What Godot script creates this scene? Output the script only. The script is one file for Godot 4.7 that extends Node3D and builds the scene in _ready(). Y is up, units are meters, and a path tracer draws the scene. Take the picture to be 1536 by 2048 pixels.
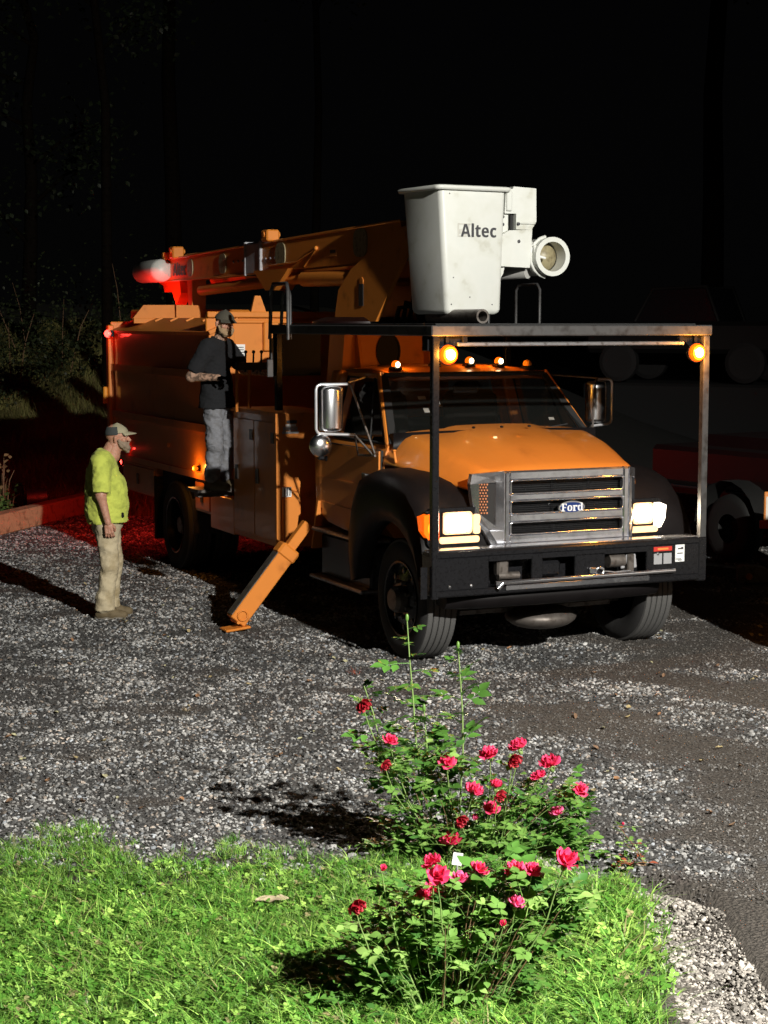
extends Node3D

const AX := Vector3(0.90996, 0.0, -0.41469)   # truck axes in the world
const AZ := Vector3(0.41469, 0.0, 0.90996)
const TRUCK_AT := Vector3(1.157, 0.0, -14.157)
const TRUCK_TURN := 0.42761
const FLOOD := Vector3(5.75, 6.9, -0.6)
var M := {}
var rng := RandomNumberGenerator.new()
var bumps := FastNoiseLite.new()
var taken := {}


func numbered(called: String) -> String:
	var n: int = taken.get(called, 0)
	taken[called] = n + 1
	return called if n == 0 else "%s_%03d" % [called, n]


func tag(o: Node, label: String, category: String, group := "", kind := "") -> void:
	if label: o.set_meta("label", label)
	if category: o.set_meta("category", category)
	if group: o.set_meta("group", group)
	if kind: o.set_meta("kind", kind)


func thing(called: String, label: String, category: String, at := Vector3.ZERO, turn := 0.0, group := "") -> Node3D:
	var o := Node3D.new()
	o.name = numbered(called)
	add_child(o)
	o.position = at
	o.rotation.y = turn
	tag(o, label, category, group)
	return o


func put(called: String, mesh: Mesh, material: Material, parent: Node, xf := Transform3D()) -> MeshInstance3D:
	var o := MeshInstance3D.new()
	o.mesh = mesh
	o.material_override = material
	if parent == self:
		o.name = numbered(called)
	else:
		var key := "%d/%s" % [parent.get_instance_id(), called]
		var n: int = taken.get(key, 0)
		taken[key] = n + 1
		o.name = called if n == 0 else "%s_%03d" % [called, n]
	parent.add_child(o, true)
	o.transform = xf
	return o


func obj(called: String, s: SurfaceTool, mat: Material, parent: Node, xf := Transform3D()) -> MeshInstance3D:
	s.generate_normals()
	s.index()
	return put(called, s.commit(), mat, parent, xf)


func mb() -> SurfaceTool:
	var s := SurfaceTool.new()
	s.begin(Mesh.PRIMITIVE_TRIANGLES)
	s.set_smooth_group(-1)
	return s


func tri(s: SurfaceTool, a: Vector3, b: Vector3, c: Vector3) -> void:
	s.add_vertex(a); s.add_vertex(c); s.add_vertex(b)


# corners counter-clockwise seen from outside
func quad(s: SurfaceTool, a: Vector3, b: Vector3, c: Vector3, d: Vector3) -> void:
	tri(s, a, b, c); tri(s, a, c, d)


func bx(s: SurfaceTool, c: Vector3, size: Vector3, bev := 0.008, b := Basis()) -> void:
	s.set_smooth_group(-1)
	var h := size * 0.5
	bev = minf(bev, minf(h.x, minf(h.y, h.z)) * 0.9)
	var p := {}
	for i in 8:
		var sg := Vector3(1 if i & 1 else -1, 1 if i & 2 else -1, 1 if i & 4 else -1)
		for k in 3:
			var v := sg * (h - Vector3(bev, bev, bev))
			v[k] = sg[k] * h[k]
			p[i * 3 + k] = c + b * v
	var ax := [[1, 2, 4], [2, 4, 1], [4, 1, 2]]
	for k in 3:
		var u: int = ax[k][1]; var w: int = ax[k][2]; var n: int = ax[k][0]
		for side in 2:
			var o: int = n if side else 0
			var q := [p[o * 3 + k], p[(o + u) * 3 + k], p[(o + u + w) * 3 + k], p[(o + w) * 3 + k]]
			if side: quad(s, q[0], q[1], q[2], q[3])
			else: quad(s, q[3], q[2], q[1], q[0])
		if bev > 0.0:
			var k1: int = (k + 1) % 3; var k2: int = (k + 2) % 3
			for su in 2:
				for sw in 2:
					var o: int = (u if su else 0) + (w if sw else 0)
					var a = p[o * 3 + k1]; var bb = p[(o + n) * 3 + k1]; var cc = p[(o + n) * 3 + k2]; var dd = p[o * 3 + k2]
					if (su == 1) == (sw == 1): quad(s, dd, cc, bb, a)
					else: quad(s, a, bb, cc, dd)
	if bev > 0.0:
		for i in 8:
			var even := (int(i & 1 != 0) + int(i & 2 != 0) + int(i & 4 != 0)) % 2 == 1
			if even: tri(s, p[i * 3], p[i * 3 + 1], p[i * 3 + 2])
			else: tri(s, p[i * 3], p[i * 3 + 2], p[i * 3 + 1])


# a box that spans two corners
func bb(s: SurfaceTool, lo: Vector3, hi: Vector3, bev := 0.008) -> void:
	bx(s, (lo + hi) * 0.5, (hi - lo).abs(), bev)


func looking(dir: Vector3, up := Vector3.UP) -> Basis:
	var z := dir.normalized()
	if absf(z.dot(up)) > 0.98: up = Vector3.RIGHT
	var x := up.cross(z).normalized()
	return Basis(x, z.cross(x), z)


func bar(s: SurfaceTool, a: Vector3, b: Vector3, w: float, h: float, bev := 0.006, up := Vector3.UP) -> void:
	bx(s, (a + b) * 0.5, Vector3(w, h, a.distance_to(b)), bev, looking(b - a, up))


func tube(s: SurfaceTool, pts: Array, r0: float, n := 8, r1 := -1.0, caps := true) -> void:
	if r1 < 0.0: r1 = r0
	var rings := []
	var up := Vector3.UP
	for i in pts.size():
		var d: Vector3 = (pts[mini(i + 1, pts.size() - 1)] - pts[maxi(i - 1, 0)]).normalized()
		if absf(d.dot(up)) > 0.95: up = Vector3.RIGHT if absf(d.x) < 0.9 else Vector3.BACK
		var x := up.cross(d).normalized()
		var y := d.cross(x)
		var r := lerpf(r0, r1, float(i) / maxf(1.0, pts.size() - 1))
		var ring := []
		for k in n:
			var a := TAU * k / n
			ring.append(pts[i] + x * cos(a) * r + y * sin(a) * r)
		rings.append(ring)
		up = y
	loft(s, rings, true, caps)


# rings of equal length; counter-clockwise seen from the end of the sweep
func loft(s: SurfaceTool, rings: Array, closed := true, caps := true, group := 1) -> void:
	s.set_smooth_group(group)
	for i in rings.size() - 1:
		var a: Array = rings[i]; var b: Array = rings[i + 1]
		var n := a.size()
		for k in (n if closed else n - 1):
			var k2 := (k + 1) % n
			quad(s, a[k], a[k2], b[k2], b[k])
	if caps:
		s.set_smooth_group(-1)
		for e in 2:
			var r: Array = rings[-1] if e else rings[0]
			var c := Vector3.ZERO
			for v in r: c += v
			c /= r.size()
			for k in r.size():
				if e: tri(s, c, r[k], r[(k + 1) % r.size()])
				else: tri(s, c, r[(k + 1) % r.size()], r[k])
	s.set_smooth_group(-1)


# profile of (radius, height) turned about y, then moved by xf
func lathe(s: SurfaceTool, prof: Array, n := 24, xf := Transform3D(), soft := false) -> void:
	for i in prof.size() - 1:
		s.set_smooth_group(1 if soft else 10 + i)
		var p: Vector2 = prof[i]; var q: Vector2 = prof[i + 1]
		for k in n:
			var a := TAU * k / n; var b := TAU * (k + 1) / n
			var v := [Vector3(p.x * cos(a), p.y, p.x * sin(a)), Vector3(p.x * cos(b), p.y, p.x * sin(b)), Vector3(q.x * cos(b), q.y, q.x * sin(b)), Vector3(q.x * cos(a), q.y, q.x * sin(a))]
			for j in 4: v[j] = xf * v[j]
			if p.x > 1e-5: tri(s, v[0], v[2], v[1])
			if q.x > 1e-5: tri(s, v[0], v[3], v[2])
	s.set_smooth_group(-1)


# a polygon in x and y, from z0 to z1
func prism(s: SurfaceTool, poly: Array, z0: float, z1: float, xf := Transform3D()) -> void:
	s.set_smooth_group(-1)
	var pv := PackedVector2Array(poly)
	if Geometry2D.is_polygon_clockwise(pv): pv.reverse()
	var id := Geometry2D.triangulate_polygon(pv)
	for i in range(0, id.size(), 3):
		var a := pv[id[i]]; var b := pv[id[i + 1]]; var c := pv[id[i + 2]]
		if (b - a).cross(c - a) < 0.0:
			var t := b; b = c; c = t
		tri(s, xf * Vector3(a.x, a.y, z1), xf * Vector3(b.x, b.y, z1), xf * Vector3(c.x, c.y, z1))
		tri(s, xf * Vector3(a.x, a.y, z0), xf * Vector3(c.x, c.y, z0), xf * Vector3(b.x, b.y, z0))
	for i in pv.size():
		var a := pv[i]; var b := pv[(i + 1) % pv.size()]
		quad(s, xf * Vector3(a.x, a.y, z0), xf * Vector3(b.x, b.y, z0), xf * Vector3(b.x, b.y, z1), xf * Vector3(a.x, a.y, z1))


# polygon given as (z, y) pairs, extruded along x from x0 to x1
func side_prism(s: SurfaceTool, zy: Array, x0: float, x1: float) -> void:
	prism(s, zy, x0, x1, Transform3D(Basis(Vector3(0, 0, 1), Vector3(0, 1, 0), Vector3(1, 0, 0)), Vector3.ZERO))


func rounded(w: float, h: float, r: float, n := 4) -> Array:
	var out := []
	for c in 4:
		var cx := (w / 2 - r) * (1 if c in [0, 3] else -1)
		var cy := (h / 2 - r) * (1 if c in [0, 1] else -1)
		for i in n + 1:
			var a := PI / 2 * (c + float(i) / n)
			out.append(Vector2(cx + r * cos(a), cy + r * sin(a)))
	return out


func ball(s: SurfaceTool, c: Vector3, r: Vector3, n := 10, b := Basis()) -> void:
	var prof := []
	for i in n + 1:
		var a := PI * i / n - PI / 2
		prof.append(Vector2(cos(a) if i > 0 and i < n else 0.0, sin(a)))
	lathe(s, prof, n + 4, Transform3D(b * Basis.from_scale(r), c), true)


func lin(r: float, g: float, b: float, a := 1.0) -> Color:
	return Color(r, g, b, a).linear_to_srgb()


func noise_tex(freq: float, ramp: Array, size := 512, oct := 4, kind := FastNoiseLite.TYPE_SIMPLEX_SMOOTH, sd := 1, normal := false, bump := 4.0) -> NoiseTexture2D:
	var f := FastNoiseLite.new()
	f.noise_type = kind
	f.frequency = freq
	f.fractal_octaves = oct
	f.seed = sd
	var t := NoiseTexture2D.new()
	t.width = size; t.height = size
	t.seamless = true
	t.noise = f
	if normal:
		t.as_normal_map = true
		t.bump_strength = bump
	elif ramp:
		var g := Gradient.new()
		g.offsets = PackedFloat32Array(ramp.map(func(e): return e[0]))
		g.colors = PackedColorArray(ramp.map(func(e): return e[1]))
		t.color_ramp = g
	return t


func mat(key: String, c: Color, rough := 0.6, metal := 0.0, tex: Texture2D = null, scale := 1.0, world := false) -> StandardMaterial3D:
	var m := StandardMaterial3D.new()
	m.resource_name = key
	m.albedo_color = c
	m.roughness = rough
	m.metallic = metal
	if tex:
		m.albedo_texture = tex
		m.uv1_triplanar = true
		m.uv1_world_triplanar = world
		m.uv1_scale = Vector3.ONE * scale
	M[key] = m
	return m


func glow(key: String, c: Color, e: float) -> StandardMaterial3D:
	var m := mat(key, c, 0.25)
	m.emission_enabled = true
	m.emission = c
	m.emission_energy_multiplier = e
	return m


func materials() -> void:
	var grime := noise_tex(0.006, [[0.0, lin(.5, .48, .45)], [0.35, lin(.86, .85, .84)], [0.55, lin(1, 1, 1)], [1.0, lin(.93, .93, .93)]], 512, 5)
	var scuff := noise_tex(0.012, [[0.0, lin(.25, .22, .2)], [0.3, lin(.7, .68, .66)], [0.5, lin(1, 1, 1)], [1.0, lin(.8, .8, .8)]], 512, 6, FastNoiseLite.TYPE_SIMPLEX_SMOOTH, 7)
	var fine := noise_tex(0.05, [[0.0, lin(.55, .55, .55)], [0.5, lin(.95, .95, .95)], [1.0, lin(1, 1, 1)]], 512, 4, FastNoiseLite.TYPE_SIMPLEX_SMOOTH, 3)
	var weave := noise_tex(0.03, [], 512, 4, FastNoiseLite.TYPE_SIMPLEX_SMOOTH, 5, true, 3.0)
	var rough_map := noise_tex(0.008, [[0.0, Color(.6, .6, .6)], [0.5, Color(.46, .46, .46)], [1.0, Color(.4, .4, .4)]], 512, 5, FastNoiseLite.TYPE_SIMPLEX_SMOOTH, 9)
	M["grime"] = grime; M["fine"] = fine
	var wear := noise_tex(0.010, [[0.0, lin(.6, .56, .5)], [0.2, lin(.92, .91, .9)], [0.36, lin(1, 1, 1)], [1.0, lin(.96, .96, .96)]], 512, 6, FastNoiseLite.TYPE_SIMPLEX_SMOOTH, 8)
	var o := mat("orange", lin(.66, .215, .03), 0.9, 0.0, wear, 0.35)
	o.roughness_texture = rough_map
	o.clearcoat_enabled = true; o.clearcoat = 0.8; o.clearcoat_roughness = 0.06
	var o2 := mat("orange_worn", lin(.66, .215, .03), 0.5, 0.0, wear, 0.55)
	o2.metallic_specular = 0.4
	mat("worn_steel", lin(.16, .14, .125), 0.5, 0.6, scuff, 2.0)
	(mat("black", lin(.011, .011, .0125), 0.26, 0.0, fine, 1.0) as StandardMaterial3D).metallic_specular = 0.4
	(mat("black_plastic", lin(.008, .0068, .0072), 0.48, 0.0, grime, 1.0) as StandardMaterial3D).metallic_specular = 0.28
	mat("black_matte", lin(.012, .012, .012), 0.8)
	mat("grey_frame", lin(.055, .054, .054), 0.5, 0.1, scuff, 1.2)
	mat("chrome", lin(.86, .87, .92), 0.14, .95, noise_tex(0.02, [[0.0, lin(.7, .69, .68)], [0.35, lin(.92, .92, .92)], [0.6, lin(1, 1, 1)], [1.0, lin(.85, .86, .88)]], 256, 5, FastNoiseLite.TYPE_SIMPLEX_SMOOTH, 14), 1.6).roughness_texture = noise_tex(0.015, [[0.0, Color(.9, .9, .9)], [0.45, Color(.5, .5, .5)], [1.0, Color(.25, .25, .25)]], 256, 5, FastNoiseLite.TYPE_SIMPLEX_SMOOTH, 12)
	(M["chrome"] as StandardMaterial3D).roughness = 0.27
	mat("mirror_chrome", lin(.85, .86, .88), 0.24, 1.0)
	mat("mirror_glass", lin(.8, .81, .83), 0.03, 1.0)
	mat("polished", lin(.75, .76, .78), 0.34, .7)
	mat("steel", lin(.32, .32, .33), 0.4, 0.8, scuff, 2.0)
	mat("rubber", lin(.022, .021, .021), 0.85, 0.0, fine, 2.0)
	mat("tread", lin(.085, .083, .08), 0.9, 0.0, fine, 3.0)
	mat("white_fibre", lin(.62, .63, .59), 0.42, 0.0, noise_tex(0.008, [[0.0, lin(.72, .70, .63)], [0.28, lin(.95, .95, .93)], [0.6, lin(1, 1, 1)], [1.0, lin(.96, .97, .97)]], 512, 5, FastNoiseLite.TYPE_SIMPLEX_SMOOTH, 21), 0.8)
	mat("grey_fibre", lin(.42, .42, .45), 0.5, 0.0, grime, 1.0)
	mat("tan_fibre", lin(.30, .26, .15), 0.45, 0.0, scuff, 2.0)
	mat("label_white", lin(.8, .8, .78), 0.5)
	mat("label_grey", lin(.3, .3, .31), 0.5)
	mat("ink", lin(.045, .045, .05), 0.5)
	mat("ghost_ink", lin(.52, .51, .46), 0.5)
	mat("label_red", lin(.5, .03, .02), 0.5)
	mat("label_orange", lin(.7, .25, .05), 0.5)
	mat("blue", lin(.01, .03, .14), 0.25)
	mat("cloth_blue", lin(.55, .8, .85), 0.8)
	mat("interior", lin(.010, .009, .008), 0.9)
	mat("seat_cloth", lin(.022, .019, .016), 0.95)
	mat("paper", lin(.75, .7, .62), 0.8)
	mat("mesh_orange", lin(.5, .2, .09), 0.5)
	var g := mat("glass", lin(.012, .014, .013, .12), 0.02)
	g.albedo_color.a = 0.42
	g.transparency = BaseMaterial3D.TRANSPARENCY_ALPHA
	glow("headlamp_glow", lin(1, .55, .26), 1.25)
	glow("headlamp_bulb", lin(1, .96, .88), 12.0)
	glow("headlamp_mid", lin(1, .88, .72), 4.0)
	glow("amber_bulb", lin(1, .74, .40), 12.0)
	glow("headlamp_soft", lin(1, .60, .28), .95)
	glow("amber_glow", lin(1, .10, .002), 1.15)
	glow("amber_soft", lin(1, .13, .003), .9)
	glow("amber_mid", lin(1, .24, .012), 2.4)
	glow("clearance_glow", lin(1, .14, .004), 1.5)
	glow("red_glow", lin(1, .04, .03), 9.0)
	mat("amber_reflector", lin(.75, .3, .03), 0.3)
	# people
	var shirt := mat("yellow_shirt", lin(.50, .56, .09), 0.9, 0.0, noise_tex(0.02, [[0.0, lin(.45, .46, .45)], [0.3, lin(.8, .82, .8)], [0.5, lin(1, 1, 1)], [1.0, lin(1, 1, 1)]], 256, 5, FastNoiseLite.TYPE_SIMPLEX_SMOOTH, 31), 1.4)
	shirt.rim_enabled = true; shirt.rim = 0.3
	mat("black_shirt", lin(.007, .0075, .0095), 0.95, 0.0, fine, 2.0)
	mat("khaki", lin(.50, .43, .29), 0.92, 0.0, noise_tex(0.02, [[0.0, lin(.5, .45, .35)], [0.45, lin(.95, .93, .9)], [1.0, lin(1, 1, 1)]], 256, 5, FastNoiseLite.TYPE_SIMPLEX_SMOOTH, 33), 1.3)
	mat("camo", lin(.20, .205, .225), 0.92, 0.0, noise_tex(0.022, [[0.0, lin(.6, .58, .55)], [0.42, lin(.8, .78, .75)], [0.55, lin(.97, .97, .98)], [1.0, lin(1, 1, 1)]], 256, 3, FastNoiseLite.TYPE_SIMPLEX_SMOOTH, 35), 2.2)
	var sk := mat("skin", lin(.46, .24, .16), 0.55, 0.0, noise_tex(0.03, [[0.0, lin(.7, .55, .5)], [0.5, lin(.95, .93, .92)], [1.0, lin(1, 1, 1)]], 256, 4, FastNoiseLite.TYPE_SIMPLEX_SMOOTH, 45), 5.0)
	sk.subsurf_scatter_enabled = true; sk.subsurf_scatter_strength = 0.08
	mat("tattoo_skin", lin(.47, .29, .2), 0.6, 0.0, noise_tex(0.03, [[0.0, lin(.12, .13, .14)], [0.44, lin(.35, .36, .36)], [0.53, lin(1, 1, 1)], [1.0, lin(1, 1, 1)]], 256, 3, FastNoiseLite.TYPE_SIMPLEX_SMOOTH, 37), 3.0)
	mat("beard", lin(.34, .23, .13), 0.95, 0.0, fine, 8.0)
	mat("grey_beard", lin(.27, .20, .14), 0.95, 0.0, fine, 8.0)
	mat("cap_tan", lin(.34, .31, .2), 0.9, 0.0, fine, 4.0)
	mat("cap_brown", lin(.075, .068, .05), 0.95, 0.0, fine, 4.0)
	mat("cap_dark", lin(.045, .052, .05), 0.9, 0.0, fine, 4.0)
	mat("boot", lin(.14, .105, .055), 0.8, 0.0, grime, 3.0)
	mat("boot_sole", lin(.16, .14, .11), 0.85)
	mat("eye", lin(.6, .58, .55), 0.2)
	mat("eye_dark", lin(.02, .015, .01), 0.2)
	# plants
	for e in [["leaf", .14, .27, .055], ["leaf_pale", .27, .43, .11], ["leaf_dark", .055, .15, .03]]:
		var l := mat(e[0], lin(e[1], e[2], e[3]), 0.38)
		l.backlight_enabled = true; l.backlight = lin(e[1] * .5, e[2] * .6, e[3] * .3)
		l.cull_mode = BaseMaterial3D.CULL_DISABLED
	mat("stem", lin(.20, .30, .09), 0.55)
	mat("stem_brown", lin(.17, .10, .05), 0.7)
	for e in [["petal", .80, .045, .15], ["petal_pink", .84, .13, .32], ["petal_dark", .36, .008, .022]]:
		var l := mat(e[0], lin(e[1], e[2], e[3]), 0.6)
		l.backlight_enabled = true; l.backlight = lin(e[1] * .35, e[2] * .3, e[3] * .3)
		l.cull_mode = BaseMaterial3D.CULL_DISABLED
	mat("dry_leaf", lin(.42, .34, .22), 0.8)
	mat("red_leaf", lin(.32, .07, .03), 0.7)
	mat("bark", lin(.007, .0055, .004), 1.0, 0.0, noise_tex(0.02, [[0.0, lin(.35, .33, .3)], [0.5, lin(.9, .9, .88)], [1.0, lin(1, 1, 1)]], 512, 5, FastNoiseLite.TYPE_SIMPLEX_SMOOTH, 41), 1.0)
	(M["bark"] as StandardMaterial3D).metallic_specular = 0.1
	mat("timber", lin(.42, .27, .14), 0.9, 0.0, scuff, 1.3)
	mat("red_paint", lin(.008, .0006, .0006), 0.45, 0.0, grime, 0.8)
	mat("dull_white", lin(.42, .42, .40), 0.6, 0.0, grime, 0.8)
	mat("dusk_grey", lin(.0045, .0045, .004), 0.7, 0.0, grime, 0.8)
	mat("old_wood", lin(.20, .19, .15), 0.9, 0.0, scuff, 2.0)


func _ready() -> void:
	# camera
	var cam := Camera3D.new()
	cam.name = "camera"
	add_child(cam)
	cam.position = Vector3(0, 2.65, 0)
	cam.rotation.x = -atan(379.0 / 3500.0)
	cam.fov = rad_to_deg(2.0 * atan(1024.0 / 3500.0))
	cam.near = 0.1
	cam.far = 400.0
	cam.current = true
	# night sky
	var env := Environment.new()
	env.background_mode = Environment.BG_SKY
	var sky := ProceduralSkyMaterial.new()
	sky.sky_top_color = lin(.0006, .0006, .0008)
	sky.sky_horizon_color = lin(.0012, .0012, .0012)
	sky.ground_bottom_color = lin(.0006, .0006, .0006)
	sky.ground_horizon_color = lin(.001, .001, .001)
	sky.sky_curve = .15
	env.sky = Sky.new()
	env.sky.sky_material = sky
	env.tonemap_mode = Environment.TONE_MAPPER_LINEAR
	env.tonemap_exposure = 1.0
	env.sdfgi_enabled = true
	env.ssao_enabled = true
	env.ssil_enabled = true
	var we := WorldEnvironment.new()
	we.name = "environment"
	we.environment = env
	add_child(we)
	# the flood light that lights the yard
	var sp := SpotLight3D.new()
	sp.name = "flood_light"
	add_child(sp)
	sp.position = FLOOD
	sp.look_at(Vector3(-.2, 0.0, -11.0))
	sp.light_color = lin(1, .97, .90)
	sp.light_energy = 370.0
	sp.light_size = .10
	sp.spot_angle = 42.0
	sp.spot_angle_attenuation = .7
	sp.spot_range = 120.0
	sp.spot_attenuation = 2.0
	sp.shadow_enabled = true
	# the truck's headlamps throw their light forward
	for x in [-.895, .895]:
		var h := SpotLight3D.new()
		h.name = numbered("headlight_beam")
		add_child(h)
		h.position = truck_point(V(x, 1.135, .64))
		h.look_at(truck_point(V(x, .2, 12.0)))
		h.light_color = lin(1, .84, .62)
		h.light_energy = 1.6
		h.light_size = .08
		h.spot_angle = 70.0
		h.spot_angle_attenuation = 1.0
		h.spot_range = 60.0
		h.spot_attenuation = 2.0
		h.shadow_enabled = true
	bumps.noise_type = FastNoiseLite.TYPE_SIMPLEX_SMOOTH
	bumps.frequency = .5
	bumps.seed = 4
	var t0 := Time.get_ticks_msec()
	materials()
	build_ground()
	mat_grass_first()
	build_surroundings()
	build_truck()
	build_people()
	build_lawn()
	build_roses()
	build_gravel()
	print("built in %d ms" % (Time.get_ticks_msec() - t0))


func mat_grass_first() -> void:
	var m := mat("grass", Color(1, 1, 1), .5)
	m.vertex_color_use_as_albedo = true
	m.cull_mode = BaseMaterial3D.CULL_DISABLED
	m.backlight_enabled = true
	m.backlight = lin(.05, .09, .015)


func V(x: float, y: float, z: float) -> Vector3:
	return Vector3(x, y, z)


func lamp_light(at: Vector3, c: Color, energy: float, size: float, called: String) -> void:
	var l := OmniLight3D.new()
	l.name = numbered(called)
	add_child(l)
	l.position = at
	l.light_color = c
	l.light_energy = energy
	l.light_size = size
	l.omni_range = 40.0
	l.omni_attenuation = 2.0
	l.shadow_enabled = true


func truck_point(p: Vector3) -> Vector3:
	return TRUCK_AT + AX * p.x + Vector3(0, p.y, 0) + AZ * p.z


func letters(called: String, text: String, height: float, mat_key: String, parent: Node, xf: Transform3D, font_name := "Droid Sans", deep := 0.004, weight := 400, italic := false) -> void:
	var f := SystemFont.new()
	f.font_names = PackedStringArray([font_name])
	f.font_weight = weight
	f.font_italic = italic
	var t := TextMesh.new()
	t.text = text
	t.font = f
	t.font_size = 48
	t.pixel_size = height / 36.0
	t.depth = deep
	t.curve_step = 2.0
	put(called, t, M[mat_key], parent, xf)


func wheel(parent: Node, at: Vector3, outward: float, front: bool) -> void:
	var w := Node3D.new()
	var key := "%d/wheel" % parent.get_instance_id()
	var n: int = taken.get(key, 0)
	taken[key] = n + 1
	w.name = "wheel" if n == 0 else "wheel_%03d" % n
	parent.add_child(w, true)
	w.position = at
	# lathe axis y becomes the axle (x)
	var xf := Transform3D(Basis(Vector3(0, -outward, 0), Vector3(outward, 0, 0), Vector3(0, 0, 1)), Vector3.ZERO)
	var r := 0.475
	var hw := 0.135
	var s := mb()
	var prof := [Vector2(.295, -hw + .01), Vector2(.33, -hw - .006), Vector2(.40, -hw - .012), Vector2(.445, -hw + .002), Vector2(.463, -hw + .018)]
	lathe(s, prof, 44, xf, true)
	var prof2 := []
	for p in prof: prof2.push_front(Vector2(p.x, -p.y))
	lathe(s, prof2, 44, xf, true)
	# inner bore
	lathe(s, [Vector2(.295, hw - .01), Vector2(.295, -hw + .01)], 32, xf)
	obj("tyre", s, M["rubber"], w)
	s = mb()
	var ribs := 5
	var gap := .011
	var total := 2.0 * (hw - .014)
	var rib := (total - gap * (ribs - 1)) / ribs
	var y := -hw + .014
	var tp := [Vector2(.455, y - .004)]
	for i in ribs:
		tp.append(Vector2(r - .003, y)); tp.append(Vector2(r, y + .006)); tp.append(Vector2(r, y + rib - .006)); tp.append(Vector2(r - .003, y + rib))
		if i < ribs - 1:
			tp.append(Vector2(r - .016, y + rib + .002)); tp.append(Vector2(r - .016, y + rib + gap - .002))
		y += rib + gap
	tp.append(Vector2(.455, y - gap + .004))
	lathe(s, tp, 64, xf)
	obj("tread", s, M["tread"], w)
	s = mb()
	var face := hw - .02 if front else hw - .15
	lathe(s, [Vector2(.298, hw), Vector2(.305, hw + .008), Vector2(.288, hw + .004), Vector2(.272, hw - .04), Vector2(.262, face - .02), Vector2(.20, face), Vector2(.15, face + .012), Vector2(.11, face + .01)], 32, xf)
	for k in 8:
		var a := TAU * k / 8
		ball(s, xf * Vector3(cos(a) * .225, face - .004, sin(a) * .225), V(.006, .032, .032), 6)
	obj("rim", s, M["black"], w)
	s = mb()
	lathe(s, [Vector2(.11, face - .02), Vector2(.105, face + .07), Vector2(.085, face + .10), Vector2(0, face + .105)], 20, xf)
	for k in 8:
		var a := TAU * (k + .5) / 8
		lathe(s, [Vector2(.016, 0), Vector2(.016, .035), Vector2(0, .04)], 6, xf * Transform3D(Basis(), Vector3(cos(a) * .145, face + .008, sin(a) * .145)))
	obj("hub", s, M["worn_steel"], w)


func build_truck() -> void:
	var T := thing("bucket_truck", "orange tree bucket truck with black roof cage, white bucket and boom, lamps lit", "truck", TRUCK_AT, TRUCK_TURN)
	truck_chassis(T)
	truck_cab(T)
	truck_nose(T)
	truck_cage(T)
	truck_box(T)
	truck_boom(T)


func truck_chassis(T: Node3D) -> void:
	var s := mb()
	for x in [-.42, .42]: bb(s, V(x - .04, .70, -8.0), V(x + .04, .95, .55))
	for z in [-7.5, -6.4, -4.6, -3.2, -1.6, .3]: bb(s, V(-.38, .74, z - .06), V(.38, .90, z + .06))
	obj("chassis_frame", s, M["black_matte"], T)
	s = mb()
	bar(s, V(-.86, .40, 0), V(.86, .40, 0), .11, .12)
	bar(s, V(-.42, .50, -.7), V(-.42, .50, .5), .09, .07)
	bar(s, V(.42, .50, -.7), V(.42, .50, .5), .09, .07)
	ball(s, V(0, .30, .25), V(.30, .10, .26), 10)
	bar(s, V(-.7, .36, .16), V(.7, .36, .16), .04, .04)
	obj("front_axle", s, M["worn_steel"], T)
	s = mb()
	tube(s, [V(-.7, .475, -5.64), V(.7, .475, -5.64)], .09, 10)
	ball(s, V(0, .475, -5.64), V(.24, .24, .26))
	obj("rear_axle", s, M["black_matte"], T)
	wheel(T, V(-.99, .475, 0), -1.0, true)
	wheel(T, V(.99, .475, 0), 1.0, true)
	for sd in [-1.0, 1.0]:
		wheel(T, V(sd * 1.05, .475, -5.64), sd, false)
		wheel(T, V(sd * .74, .475, -5.64), sd, false)
	# mud flap bracket by the rear wheel, catches the light
	for sd in [-1, 1]:
		s = mb()
		bb(s, V(sd * .92, .25, -6.34), V(sd * 1.20, .95, -6.32), .003)
		obj("mud_flap", s, M["black_matte"], T)
		s = mb()
		bb(s, V(sd * .92, .45, -4.98), V(sd * 1.20, .82, -4.955), .003)
		obj("mud_flap", s, M["grey_frame"], T)
	# side step and battery box below the door
	for sd in [-1, 1]:
		s = mb()
		bb(s, V(sd * .72, .42, -1.85), V(sd * 1.04, .80, -.78), .02)
		obj("battery_box", s, M["black"], T)
		s = mb()
		bb(s, V(sd * .86, .82, -1.9), V(sd * 1.12, .855, -.75), .012)
		bb(s, V(sd * .90, .40, -1.9), V(sd * 1.14, .435, -.75), .012)
		obj("side_step", s, M["steel"], T)


func cab_ring(z: float, grow := 0.0) -> Array:
	var half := [V(.90, .88, z), V(.985, .98, z), V(1.0 + grow, 1.15, z), V(1.008 + grow, 1.40, z), V(.985 + grow, 1.58, z), V(.955 + grow, 1.66, z)]
	var ring := []
	for p in half: ring.append(p)
	for i in half.size():
		var p: Vector3 = half[half.size() - 1 - i]
		ring.append(V(-p.x, p.y, p.z))
	return ring


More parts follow.
